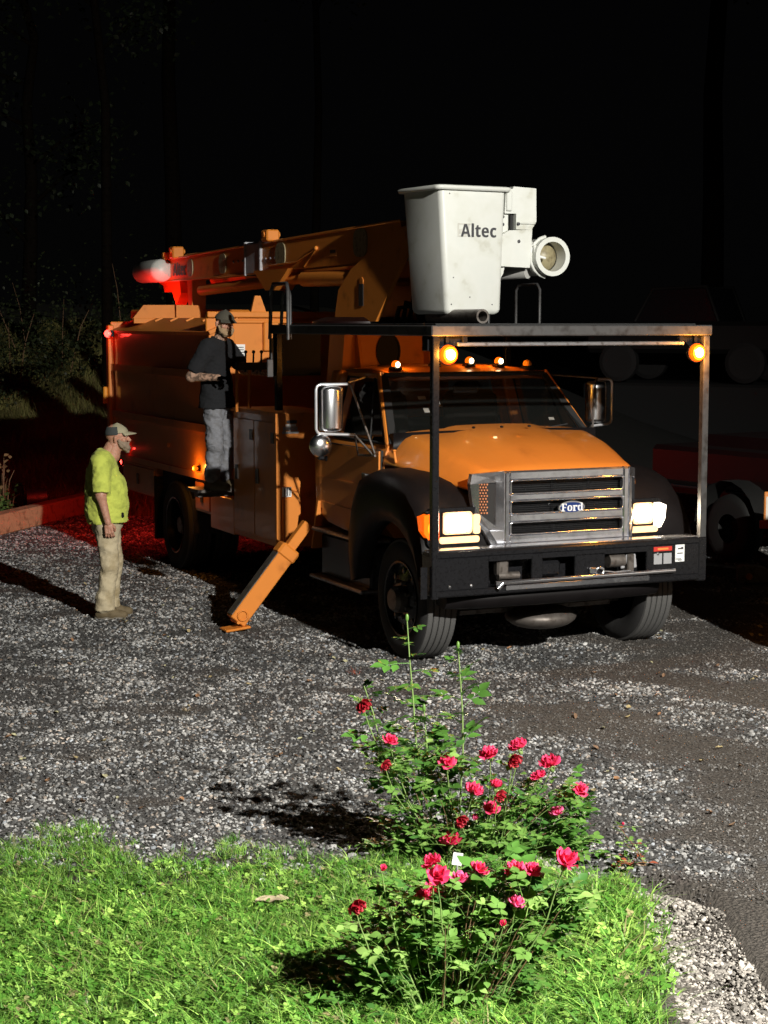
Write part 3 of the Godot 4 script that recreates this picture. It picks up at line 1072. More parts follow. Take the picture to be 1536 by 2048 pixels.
func truck_cage(T: Node3D) -> void:
	var c := Node3D.new()
	c.name = "roof_cage"
	T.add_child(c)
	var s := mb()
	for x in [-1.245, 1.13]:
		s = mb()
		bb(s, V(x - .028, .60, .81), V(x + .028, 2.55, .866), .006)
		obj("cage_post", s, M["black"] if x < 0 else M["grey_frame"], c)
		s = mb()
		bb(s, V(x - .09, .60, .79), V(x - .037 if x < 0 else x + .06, .84, .80), .0)
		bb(s, V(x - .04, 2.44, .70), V(x + .04, 2.55, .80), .006)
		obj("post_bracket", s, M["black"], c)
	s = mb()
	bb(s, V(-1.29, 2.55, .78), V(1.17, 2.63, .88), .008)
	obj("front_beam", s, M["grey_frame"], c)
	s = mb()
	bb(s, V(-1.06, 2.475, .815), V(.93, 2.505, .85), .006)
	obj("light_rail", s, M["steel"], c)
	s = mb()
	bb(s, V(-1.02, 2.50, .82), V(-.98, 2.55, .85), .004); bb(s, V(.88, 2.50, .82), V(.92, 2.55, .85), .004)
	prism(s, [Vector2(-1.20, 2.55), Vector2(-.98, 2.55), Vector2(-1.20, 2.36)], .80, .812)
	prism(s, [Vector2(1.08, 2.55), Vector2(.90, 2.55), Vector2(1.08, 2.40)], .80, .812)
	obj("rail_gusset", s, M["black"], c)
	for x in [-1.245, 1.13]:
		s = mb()
		bb(s, V(x - .04, 2.55, -2.46), V(x + .04, 2.63, .78), .008)
		obj("side_beam", s, M["grey_frame"], c)
	for z in [-.35, -1.05, -1.75, -2.42]:
		s = mb()
		bb(s, V(-1.2, 2.56, z - .04), V(1.09, 2.62, z + .04), .006)
		obj("cross_beam", s, M["black"], c)
	s = mb()
	bb(s, V(-1.2, 2.632, -2.46), V(1.09, 2.642, .76), .0)
	obj("roof_sheet", s, M["black_matte"], c)
	# screen panel at the rear corner of the cage, on the near side
	s = mb()
	bb(s, V(-1.26, 2.17, -2.45), V(-.80, 2.56, -2.42), .006)
	obj("screen_panel", s, M["black_matte"], c)
	s = mb()
	bx(s, V(-1.30, 2.24, -2.41), V(.06, .16, .02), .006)
	bx(s, V(-1.275, 2.34, -2.44), V(.03, .34, .05), .006)
	obj("screen_edge", s, M["grey_frame"], c)
	for x in [-1.22, 1.12]:
		s = mb()
		bb(s, V(x - .03, 1.86 if x < 0 else 1.0, -2.44), V(x + .03, 2.55, -2.38), .006)
		obj("rear_post", s, M["black"], c)
	# hand rails on the roof: two nested hoops on the near side
	for h in [[-1.29, -2.44, -1.98, 2.99, .018], [-1.20, -2.40, -2.16, 2.93, .016]]:
		s = mb()
		tube(s, [V(h[0], 2.50, h[1]), V(h[0] + .01, h[3] - .05, h[1] + .02), V(h[0] + .01, h[3], h[1] + .07), V(h[0] + .01, h[3], h[2] - .06), V(h[0], h[3] - .05, h[2] - .01), V(h[0], 2.50, h[2])], h[4], 8)
		obj("hand_rail", s, M["grey_frame"], c)
	for h in [[1.10, -2.2, -1.75, 3.0], [1.10, -3.0, -2.75, 2.8]]:
		s = mb()
		tube(s, [V(h[0], 2.63, h[1]), V(h[0], h[3] - .05, h[1]), V(h[0], h[3], h[1] + .05), V(h[0], h[3], h[2] - .05), V(h[0], h[3] - .05, h[2]), V(h[0], 2.63, h[2])], .013, 8)
		obj("hand_rail", s, M["grey_frame"], c)
	# bucket rest: a pipe that lies on the roof, its open end to the front
	s = mb()
	lathe(s, [Vector2(.042, 0), Vector2(.058, 0), Vector2(.058, .95), Vector2(.042, .95), Vector2(.042, .1)], 18, Transform3D(Basis(Vector3(1, 0, 0), Vector3(0, 0, 1), Vector3(0, -1, 0)), V(-.33, 2.70, -1.10)))
	obj("rest_pipe", s, M["worn_steel"], c)
	# two round amber lamps under the corners
	for x in [-1.145, 1.035]:
		var l := Node3D.new()
		l.name = "amber_lamp" if x < 0 else "amber_lamp_001"
		T.add_child(l)
		s = mb()
		lathe(s, [Vector2(.0, -.05), Vector2(.06, -.05), Vector2(.078, -.01), Vector2(.078, .012), Vector2(.07, .012)], 20, Transform3D(Basis(Vector3.RIGHT, PI / 2), V(x, 2.415, .85)))
		bb(s, V(x - .012, 2.46, .83), V(x + .012, 2.55, .845), .0)
		obj("housing", s, M["black"], l)
		s = mb()
		lathe(s, [Vector2(.073, 0), Vector2(.068, .02), Vector2(.04, .036), Vector2(0, .042)], 20, Transform3D(Basis(Vector3.RIGHT, PI / 2), V(x, 2.415, .862)), true)
		obj("lens", s, M["amber_glow"], l)
		s = mb()
		ball(s, V(x, 2.415, .893), V(.057, .057, .013), 12)
		obj("reflector", s, M["amber_mid"], l)
		s = mb()
		ball(s, V(x, 2.415, .899), V(.040, .040, .012), 12)
		obj("bulb", s, M["amber_bulb"], l)
		lamp_light(truck_point(V(x, 2.415, .945)), lin(1, .36, .04), .7, .05, "amber_lamp_bulb")


func truck_box(T: Node3D) -> void:
	# chip body: pressed steel sides with two ribs, sloped top edge, front wall
	var c := Node3D.new()
	c.name = "chip_body"
	T.add_child(c)
	var z0 := -7.92
	var z1 := -4.42
	for sd in [-1.0, 1.0]:
		var s := mb()
		# wall panels between the ribs, slightly dished
		for e in [[1.10, 1.545], [1.62, 2.085], [2.165, 2.52]]:
			var rows := []
			for i in 7:
				var u := i / 6.0
				var r := []
				for k in 9:
					var t := k / 8.0
					var dish := .012 * sin(PI * u) * sin(PI * t) + .004 * sin(t * 17.0 + u * 5.0)
					r.append(V(sd * (1.205 - dish), lerpf(e[0], e[1], u), lerpf(z0, z1, t)))
				if sd > 0: r.reverse()
				rows.append(r)
			loft(s, rows, false, false)
		obj("side_panel", s, M["orange"], c)
		s = mb()
		for y in [1.58, 2.125]:
			side_prism(s, [Vector2(z0 - .02, y - .04), Vector2(z0 - .02, y + .04), Vector2(z1 + .02, y + .04), Vector2(z1 + .02, y - .04)], sd * 1.19, sd * 1.235)
		side_prism(s, [Vector2(z0, 1.05), Vector2(z0, 1.12), Vector2(z1, 1.12), Vector2(z1, 1.05)], sd * 1.17, sd * 1.225)
		for z in [z0 + .03, z1 - .03]:
			bb(s, V(sd * 1.19, 1.10, z - .045), V(sd * 1.222, 2.55, z + .045), .01)
		obj("side_rib", s, M["orange"], c)
		s = mb()
		# sloped shed roof over the side
		var slope := [Vector2(sd * 1.22, 2.52), Vector2(sd * 1.235, 2.555), Vector2(sd * .90, 2.70), Vector2(sd * .90, 2.66)]
		prism(s, slope, z0, z1 + .05)
		obj("roof_slope", s, M["orange_worn"], c)
		for k in 6:
			s = mb()
			var z := lerpf(z0 + .5, z1 - .2, k / 5.0)
			bar(s, V(sd * 1.0, 2.665, z), V(sd * .91, 2.705, z), .012, .022, .003)
			obj("roof_rib", s, M["orange_worn"], c)
	var s := mb()
	bb(s, V(-.91, 2.64, z0), V(.91, 2.68, z1 + .02), .01)
	obj("roof_panel", s, M["orange_worn"], c)
	# raised hatch with sloping front faces on the roof
	s = mb()
	prism(s, [Vector2(-1.165, 2.69), Vector2(-1.03, 2.85), Vector2(-.66, 2.852), Vector2(-.66, 2.69)], -7.24, -7.20)
	obj("roof_hatch", s, M["orange_worn"], c)
	s = mb()
	prism(s, [Vector2(-.64, 2.69), Vector2(-.64, 2.852), Vector2(-.36, 2.85), Vector2(-.28, 2.69)], -7.24, -7.20)
	obj("roof_hatch", s, M["orange_worn"], c)
	s = mb()
	bb(s, V(-1.16, 2.64, -7.20), V(-.27, 2.70, -7.16), .004)
	obj("hatch_flange", s, M["orange_worn"], c)
	s = mb()
	bb(s, V(-1.0, 2.685, -7.85), V(.3, 2.80, -7.26), .02)
	obj("roof_hatch_body", s, M["orange_worn"], c)
	# front wall
	s = mb()
	bb(s, V(-1.22, 1.05, z1 - .04), V(1.22, 2.74, z1), .01)
	obj("front_wall", s, M["orange_worn"], c)
	s = mb()
	bb(s, V(-1.22, 2.70, z1 + .002), V(1.22, 2.76, z1 + .05), .008)
	bb(s, V(-.98, 2.20, z1 + .002), V(-.93, 2.70, z1 + .03), .006)
	bb(s, V(-.62, 2.36, z1 + .002), V(-.42, 2.66, z1 + .05), .012)
	bb(s, V(.15, 2.0, z1 + .002), V(.20, 2.70, z1 + .04), .006)
	obj("wall_stiffener", s, M["orange_worn"], c)
	prism_part(c, "wall_bracket", [Vector2(-.74, 2.76), Vector2(-.70, 2.92), Vector2(-.64, 2.92), Vector2(-.58, 2.76)], z1 - .02, z1 + .01, "orange_worn")
	s = mb()
	bx(s, V(-.86, 2.36, z1 + .004), V(.10, .14, .006), .0)
	obj("white_label", s, M["label_white"], c)
	s = mb()
	for k in 4: bx(s, V(-.86, 2.40 - k * .025, z1 + .0085), V(.07, .008, .002), .0)
	obj("label_print", s, M["ink"], c)
	# rear door frame
	s = mb()
	bb(s, V(-1.22, 1.05, z0 - .03), V(1.22, 2.66, z0), .01)
	bb(s, V(-1.26, 1.05, z0 - .08), V(-1.19, 2.62, z0 + .02), .01)
	bb(s, V(1.19, 1.05, z0 - .08), V(1.26, 2.62, z0 + .02), .01)
	obj("tail_gate", s, M["orange"], c)
	s = mb()
	bb(s, V(-1.1, .78, z0 + .1), V(1.1, 1.05, z1 - .1), .0)
	obj("body_floor", s, M["black_matte"], c)
	# small decal
	letters("lettering", "FPC", .05, "label_orange", c, Transform3D(Basis(Vector3.UP, -PI / 2), V(-1.208, 1.33, -5.75)))
	# tool boxes under the body, behind and before the rear wheels
	for e in [["tool_box", -6.32, -7.62, .70, 1.04], ["tool_box", -4.42, -4.94, .70, 1.04]]:
		var t := Node3D.new()
		t.name = e[0] if e[1] < -5 else "tool_box_001"
		T.add_child(t)
		s = mb()
		bb(s, V(-1.18, e[3], e[2]), V(-.75, e[4], e[1]), .01)
		obj("box", s, M["orange"], t)
		s = mb()
		bb(s, V(-1.195, e[3] + .03, e[2] + .04), V(-1.18, e[4] - .03, e[1] - .04), .004)
		obj("lid", s, M["orange"], t)
		s = mb()
		bx(s, V(-1.20, (e[3] + e[4]) / 2, (e[1] + e[2]) / 2), V(.015, .12, .07), .004)
		obj("latch", s, M["worn_steel"], t)
	# cabinet behind the cab, two doors, with the lit front end
	var k := Node3D.new()
	k.name = "side_cabinet"
	T.add_child(k)
	s = mb()
	bb(s, V(-1.215, .60, -3.64), V(-.62, 1.82, -2.44), .006)
	obj("cabinet_shell", s, M["orange"], k)
	s = mb()
	prism(s, [Vector2(-1.235, 1.835), Vector2(-.62, 1.835), Vector2(-.62, 1.80), Vector2(-1.235, 1.80)], -3.68, -2.40)
	obj("cabinet_top", s, M["orange_worn"], k)
	s = mb()
	prism(s, [Vector2(-1.25, .62), Vector2(-1.25, 1.80), Vector2(-.64, 1.80), Vector2(-.64, .62)], -2.44, -2.40)
	prism(s, [Vector2(-1.27, 1.62), Vector2(-1.27, 1.83), Vector2(-1.05, 1.83), Vector2(-1.05, 1.58), Vector2(-1.22, 1.58)], -2.40, -2.36)
	obj("cabinet_end", s, M["orange_worn"], k)
	for z in [[-3.60, -3.04], [-3.02, -2.48]]:
		var d := Node3D.new()
		d.name = "cabinet_door" if z[0] < -3.5 else "cabinet_door_001"
		k.add_child(d)
		s = mb()
		bb(s, V(-1.232, .66, z[0]), V(-1.216, 1.74, z[1]), .004)
		var dm: MeshInstance3D = null
		s.generate_normals()
		dm = MeshInstance3D.new()
		dm.name = "panel"
		dm.mesh = s.commit()
		dm.material_override = M["orange"]
		d.add_child(dm)
		s = mb()
		bx(s, V(-1.238, 1.22, z[0] + (.08 if z[0] > -3.5 else .10)), V(.012, .14, .075), .004)
		bx(s, V(-1.236, 1.60, z[1] - .06), V(.008, .10, .08), .002)
		obj("latch", s, M["worn_steel"], d)
	for e in [[-1.13, 1.695, .14, .035, "label_grey"], [-1.125, 1.725, .10, .02, "label_white"], [-1.115, 1.755, .10, .03, "ink"], [-1.13, 1.66, .16, .022, "label_grey"]]:
		s = mb()
		bx(s, V(e[0], e[1], -2.357), V(e[2], e[3], .004), .0)
		obj("warning_label", s, M[e[4]], k)
	# step tread between cabinet and body, where the man stands
	s = mb()
	bb(s, V(-1.58, 1.005, -4.02), V(-.90, 1.04, -3.66), .006)
	bb(s, V(-1.54, .955, -3.90), V(-1.15, 1.002, -3.78), .004)
	obj("step_plate", s, M["worn_steel"], T)
	s = mb()
	bb(s, V(-1.20, .58, -4.40), V(-.62, .93, -3.70), .008)
	obj("step_box", s, M["orange"], T)
	# hand rails of the step: two lit uprights and a cross bar with levers
	for x in [-1.255, -1.13]:
		s = mb()
		tube(s, [V(x, 1.80, -3.42), V(x, 2.20, -3.42)], .018, 8)
		obj("rail_upright", s, M["orange_worn"], T)
	s = mb()
	bb(s, V(-1.26, 2.20, -3.47), V(-.92, 2.27, -3.38), .006)
	obj("lever_mount", s, M["black_matte"], T)
	for x in [-1.18, -1.10, -1.02]:
		s = mb()
		tube(s, [V(x, 2.18, -3.40), V(x, 2.36, -3.38)], .009, 6)
		ball(s, V(x, 2.37, -3.38), V(.018, .018, .018), 6)
		obj("control_lever", s, M["black"], T)
	# side markers
	marker(T, "red_marker_lamp", V(-1.29, 2.52, -7.80), "red_glow", lin(1, .03, .02), .035, .046)
	marker(T, "amber_marker_lamp", V(-1.25, 1.16, -4.72), "clearance_glow", lin(1, .36, .05), .12, .034)
	marker(T, "red_marker_lamp", V(-1.235, 1.20, -7.25), "red_glow", lin(1, .03, .02), .004, .012)
	s = mb()
	bx(s, V(-1.285, 1.79, -7.98), V(.05, .20, .05), .012)
	obj("amber_reflector", s, M["amber_reflector"], T)
	# tail lamps at the back, and the red lamps on the roof that tint the boom
	for x in [-1.05, 1.05]:
		marker(T, "tail_lamp", V(x, .98, -8.03), "red_glow", lin(1, .03, .02), .8, .05)
	for x in [-.75]:
		marker(T, "roof_red_lamp", V(x, 2.77, -8.0), "red_glow", lin(1, .03, .02), .6, .03)
	build_outrigger(T)


func prism_part(parent: Node, called: String, poly: Array, za: float, zb: float, mk: String) -> void:
	var s := mb()
	prism(s, poly, za, zb)
	obj(called, s, M[mk], parent)


func marker(T: Node3D, called: String, at: Vector3, mk: String, c: Color, e: float, r: float) -> void:
	var l := Node3D.new()
	var key := "%d/%s" % [T.get_instance_id(), called]
	var n: int = taken.get(key, 0)
	taken[key] = n + 1
	l.name = called if n == 0 else "%s_%03d" % [called, n]
	T.add_child(l)
	var s := mb()
	var out := V(signf(at.x) * -1.0, 0, 0) if absf(at.x) > 1.2 else V(0, 0, 1)
	bx(s, at + out * r * .7, Vector3.ONE * r * 1.6, .004)
	obj("base", s, M["black"], l)
	s = mb()
	ball(s, at, V(r, r, r), 8)
	obj("lens", s, M[mk], l)
	lamp_light(truck_point(at - out * (r * 1.6)), c, e, r, called + "_bulb")


func build_outrigger(T: Node3D) -> void:
	for sd in [-1.0, 1.0]:
		var o := Node3D.new()
		o.name = "outrigger" if sd < 0 else "outrigger_001"
		T.add_child(o)
		var z := -1.72
		var a := V(sd * 1.16, .98, z)
		var f := V(sd * 1.90, .085, z) if sd < 0 else V(sd * 1.34, .48, z)
		var d := (f - a).normalized()
		var s := mb()
		# leg: lit front plates with a worn upper face
		bar(s, a + d * .46, f, .155, .125, .008, V(0, 0, 1))
		obj("leg", s, M["orange_worn"], o)
		s = mb()
		var nrm := V(-d.y * sd, d.x * sd, 0) * -1.0
		if nrm.y < 0: nrm = -nrm
		bar(s, a + d * .47 + nrm * .082, f - d * .02 + nrm * .082, .118, .010, .003, nrm)
		obj("leg_wear_strip", s, M["worn_steel"], o)
		s = mb()
		bar(s, a + d * .10, a + d * .56, .09, .08, .006, V(0, 0, 1))
		obj("inner_leg", s, M["orange_worn"], o)
		s = mb()
		bar(s, a + d * .36, a + d * .48, .19, .15, .02, V(0, 0, 1))
		obj("leg_collar", s, M["orange_worn"], o)
		s = mb()
		var ft := V(f.x, f.y - .06, z)
		bx(s, ft, V(.23, .022, .18), .008, Basis(Vector3.BACK, -.10 * sd))
		obj("foot_pad", s, M["orange_worn"], o)
		s = mb()
		var circ := []
		for i in 13: circ.append(f - d * .07 + V(cos(TAU * i / 12) * .045, sin(TAU * i / 12) * .045, .068))
		tube(s, circ, .008, 5)
		tube(s, [f + V(0, 0, -.085), f + V(0, 0, .085)], .016, 8)
		obj("foot_pin", s, M["orange_worn"], o)
		# housing plates on the frame
		s = mb()
		prism(s, [Vector2(1.20, .64), Vector2(1.20, 1.05), Vector2(1.13, 1.12), Vector2(1.05, 1.12), Vector2(1.05, .64)].map(func(p): return Vector2(p.x * sd, p.y)), -2.395, -2.36)
		obj("outrigger_plate", s, M["orange_worn"], o)
		s = mb()
		prism(s, [Vector2(1.12, .66), Vector2(1.06, 1.08), Vector2(.98, 1.08), Vector2(.86, .66)].map(func(p): return Vector2(p.x * sd, p.y)), z - .18, z - .15)
		obj("outrigger_housing", s, M["orange_worn"], o)
		s = mb()
		bb(s, V(sd * .45, .66, z - .14), V(sd * 1.0, .84, z - .10), .006)
		obj("outrigger_beam", s, M["black"], o)
		s = mb()
		bx(s, V(sd * 1.17, 1.12, -2.352), V(.09, .09, .006), .0)
		obj("warning_label", s, M["label_white"], o)
		s = mb()
		for k in 3: bx(s, V(sd * 1.17 - .02 + k * .025, 1.12, -2.348), V(.009, .07, .002), .0)
		obj("label_print", s, M["ink"], o)


func truck_boom(T: Node3D) -> void:
	var b := Node3D.new()
	b.name = "lower_boom"
	T.add_child(b)
	var x0 := -.41
	var x1 := -.20
	var s := mb()
	# box section, tapering to the rear; (z, y) outline
	side_prism(s, [Vector2(-8.55, 3.14), Vector2(-8.55, 3.40), Vector2(-5.0, 3.47), Vector2(-1.55, 3.53), Vector2(-1.50, 3.40), Vector2(-2.1, 3.20), Vector2(-5.0, 3.17)], x0, x1)
	obj("boom_beam", s, M["orange_worn"], b)
	s = mb()
	bar(s, V(x0 - .006, 3.405, -8.55), V(x0 - .006, 3.475, -5.0), .016, .02, .004)
	bar(s, V(x0 - .006, 3.475, -5.0), V(x0 - .006, 3.535, -1.55), .016, .02, .004)
	bar(s, V(x0 - .006, 3.14, -8.55), V(x0 - .006, 3.17, -5.0), .016, .02, .004)
	obj("boom_edge", s, M["orange"], b)
	# round inspection plates
	for e in [[-7.35, 3.285, .075, .10], [-6.2, 3.30, .09, .11], [-4.42, 3.34, .105, .12], [-2.40, 3.375, .12, .13]]:
		s = mb()
		var pl := []
		for i in 24:
			var a := TAU * i / 24
			pl.append(Vector2(e[0] + signf(cos(a)) * pow(absf(cos(a)), .7) * e[2] * 1.3, e[1] + signf(sin(a)) * pow(absf(sin(a)), .7) * e[3]))
		side_prism(s, pl, x0 - .012, x0 - .002)
		obj("inspection_plate", s, M["tan_fibre"], b)
	# white insulator wrap
	s = mb()
	bb(s, V(x0 - .02, 3.155, -5.42), V(x1 + .02, 3.495, -5.0), .02)
	obj("insulator_section", s, M["grey_fibre"], b)
	s = mb()
	for z in [-5.44, -4.98]: bb(s, V(x0 - .028, 3.145, z - .02), V(x1 + .028, 3.505, z + .02), .006)
	obj("insulator_flange", s, M["grey_fibre"], b)
	s = mb()
	for z in [-5.85, -5.7, -5.55, -4.85, -4.72, -4.58]: ball(s, V(x0 - .004, 3.31, z), V(.012, .016, .016), 6)
	obj("boom_bolts", s, M["steel"], b)
	# lift strut lines and clevis
	s = mb()
	tube(s, [V(x0 - .012, 3.235, -4.7), V(x0 - .012, 3.25, -3.95), V(x0 - .012, 3.365, -3.45)], .01, 6)
	tube(s, [V(x0 - .012, 3.20, -3.75), V(x0 - .012, 3.355, -3.45)], .01, 6)
	ball(s, V(x0 - .012, 3.365, -3.45), V(.02, .024, .024), 6)
	obj("hydraulic_line", s, M["orange"], b)
	for e in [[-.02, .016, 0.0], [.02, .013, .9], [.05, .011, 2.0]]:
		s = mb()
		var run := []
		for i in 25:
			var t := i / 24.0
			run.append(V(-.30 + e[0], lerpf(3.44, 3.53, t) + .012 * sin(t * 22.0 + e[2]), lerpf(-7.9, -1.7, t)))
		tube(s, run, e[1], 6)
		obj("boom_hose", s, M["black"], b)
	s = mb()
	bx(s, V(x0 - .004, 3.32, -3.05), V(.003, .09, .16), .0)
	obj("warning_decal", s, M["label_orange"], b)
	s = mb()
	bx(s, V(x0 - .007, 3.32, -3.05), V(.002, .03, .13), .0)
	obj("decal_print", s, M["ink"], b)
	# elbow end: drum cap, brackets
	s = mb()
	lathe(s, [Vector2(0, -.48), Vector2(.11, -.46), Vector2(.135, -.40), Vector2(.14, .36), Vector2(.125, .44), Vector2(0, .46)], 22, Transform3D(Basis(Vector3(0, 1, 0), Vector3(0, 0, 1), Vector3(1, 0, 0)), V(x0 - .10, 3.275, -8.55)), true)
	obj("elbow_drum", s, M["white_fibre"], b)
	s = mb()
	side_prism(s, [Vector2(-8.8, 3.16), Vector2(-7.9, 3.16), Vector2(-7.85, 3.0), Vector2(-8.05, 2.86), Vector2(-8.2, 3.02), Vector2(-8.45, 3.06), Vector2(-8.5, 3.02), Vector2(-8.55, 3.10)], x0 + .04, x1 - .04)
	side_prism(s, [Vector2(-7.55, 3.16), Vector2(-7.35, 3.16), Vector2(-7.38, 2.76), Vector2(-7.50, 2.76)], x0 + .02, x1 - .02)
	obj("elbow_bracket", s, M["orange_worn"], b)
	for e in [[-8.15, 3.40, .10, .10], [-7.85, 3.41, .16, .14], [-4.70, 3.48, .18, .12]]:
		s = mb()
		bx(s, V(-.42, e[1] + e[3] / 2, e[0]), V(.14, e[3], e[2]), .015)
		tube(s, [V(-.50, e[1] + e[3] * .6, e[0]), V(-.32, e[1] + e[3] * .6, e[0])], .03, 8)
		obj("top_bracket", s, M["orange_worn"], b)
	# flat boom lettering near the elbow
	letters("lettering", "Altec", .15, "ink", b, Transform3D(Basis(Vector3.UP, -PI / 2), V(x0 - .006, 3.275, -7.75)), "Droid Sans", .004, 700)
	s = mb()
	bx(s, V(x0 - .004, 3.28, -8.08), V(.004, .14, .16), .0)
	obj("emblem_plate", s, M["dry_leaf"], b)
	# lower cylinder and the second boom beside it
	var u := Node3D.new()
	u.name = "upper_boom"
	T.add_child(u)
	s = mb()
	tube(s, [V(.30, 3.20, -8.4), V(.30, 3.22, -3.2)], .12, 20)
	obj("boom_tube", s, M["orange_worn"], u)
	s = mb()
	tube(s, [V(.42, 3.20, -3.2), V(.46, 3.21, -.95)], .135, 24)
	obj("fibre_boom", s, M["tan_fibre"], u)
	s = mb()
	tube(s, [V(-.36, 3.02, -7.1), V(-.36, 3.08, -4.6)], .062, 14)
	tube(s, [V(-.36, 3.08, -3.9), V(-.36, 3.06, -2.4)], .078, 14)
	tube(s, [V(-.36, 3.08, -4.6), V(-.36, 3.08, -3.9)], .05, 10)
	obj("lift_cylinder", s, M["orange_worn"], b)
	s = mb()
	side_prism(s, [Vector2(-5.1, 3.19), Vector2(-4.1, 3.19), Vector2(-4.3, 3.08), Vector2(-4.5, 2.98), Vector2(-4.75, 2.98)], -.46, -.26)
	obj("cylinder_bracket", s, M["orange_worn"], b)
	# turret: raked side plates on a turntable
	var t := Node3D.new()
	t.name = "turret"
	T.add_child(t)
	for x in [-.445, .02]:
		s = mb()
		side_prism(s, [Vector2(-2.95, 2.66), Vector2(-2.0, 2.66), Vector2(-1.15, 3.42), Vector2(-1.35, 3.48), Vector2(-1.62, 3.44), Vector2(-2.55, 3.14), Vector2(-2.85, 2.95)], x, x + .035)
		obj("turret_plate", s, M["orange_worn"], t)
	s = mb()
	tube(s, [V(-.455, 3.40, -1.42), V(.10, 3.40, -1.42)], .05, 12)
	obj("pivot_pin", s, M["orange_worn"], t)
	s = mb()
	tube(s, [V(-.45, 3.02, -2.3), V(.10, 3.02, -2.3)], .04, 12)
	obj("cylinder_pin", s, M["orange_worn"], t)
	s = mb()
	side_prism(s, [Vector2(-2.36, 2.80), Vector2(-2.26, 2.80), Vector2(-2.26, 3.0), Vector2(-2.36, 3.0)], -.452, -.447)
	obj("slot_cover", s, M["black_matte"], t)
	s = mb()
	lathe(s, [Vector2(.0, 2.60), Vector2(.52, 2.60), Vector2(.52, 2.66), Vector2(.40, 2.70), Vector2(0, 2.70)], 28, Transform3D(Basis(), V(-.25, 0, -2.6)))
	obj("turntable", s, M["red_paint"], t)
	# pedestal behind the cab with a round access hole
	s = mb()
	prism(s, [Vector2(-.55, 1.0), Vector2(.75, 1.0), Vector2(.62, 2.60), Vector2(-.42, 2.60)], -3.1, -2.75)
	obj("pedestal", s, M["orange_worn"], t)
	s = mb()
	lathe(s, [Vector2(0, 0), Vector2(.11, 0), Vector2(.125, .006), Vector2(.125, .02), Vector2(.11, .02), Vector2(.11, .004)], 24, Transform3D(Basis(Vector3(1, 0, 0), Vector3(0, 0, 1), Vector3(0, -1, 0)) * Basis.from_scale(V(1, 1, 1.35)), V(.02, 2.38, -2.745)))
	obj("access_hole", s, M["black_matte"], t)
	for e in [[-.32, .10], [.40, .12]]:
		s = mb()
		side_prism(s, [Vector2(-2.75, 2.20), Vector2(-2.60, 2.20), Vector2(-2.70, 2.56), Vector2(-2.75, 2.56)], e[0], e[0] + .03)
		obj("pedestal_web", s, M["orange_worn"], t)
	s = mb()
	for k in 3: tube(s, [V(-.30 + k * .07, 2.62, -1.9), V(-.28 + k * .07, 2.78 + .05 * k, -1.85), V(-.20 + k * .05, 2.80, -1.7), V(-.15 + k * .05, 2.64, -1.65)], .022, 8)
	obj("hydraulic_hose", s, M["black"], t)
	build_bucket(T)


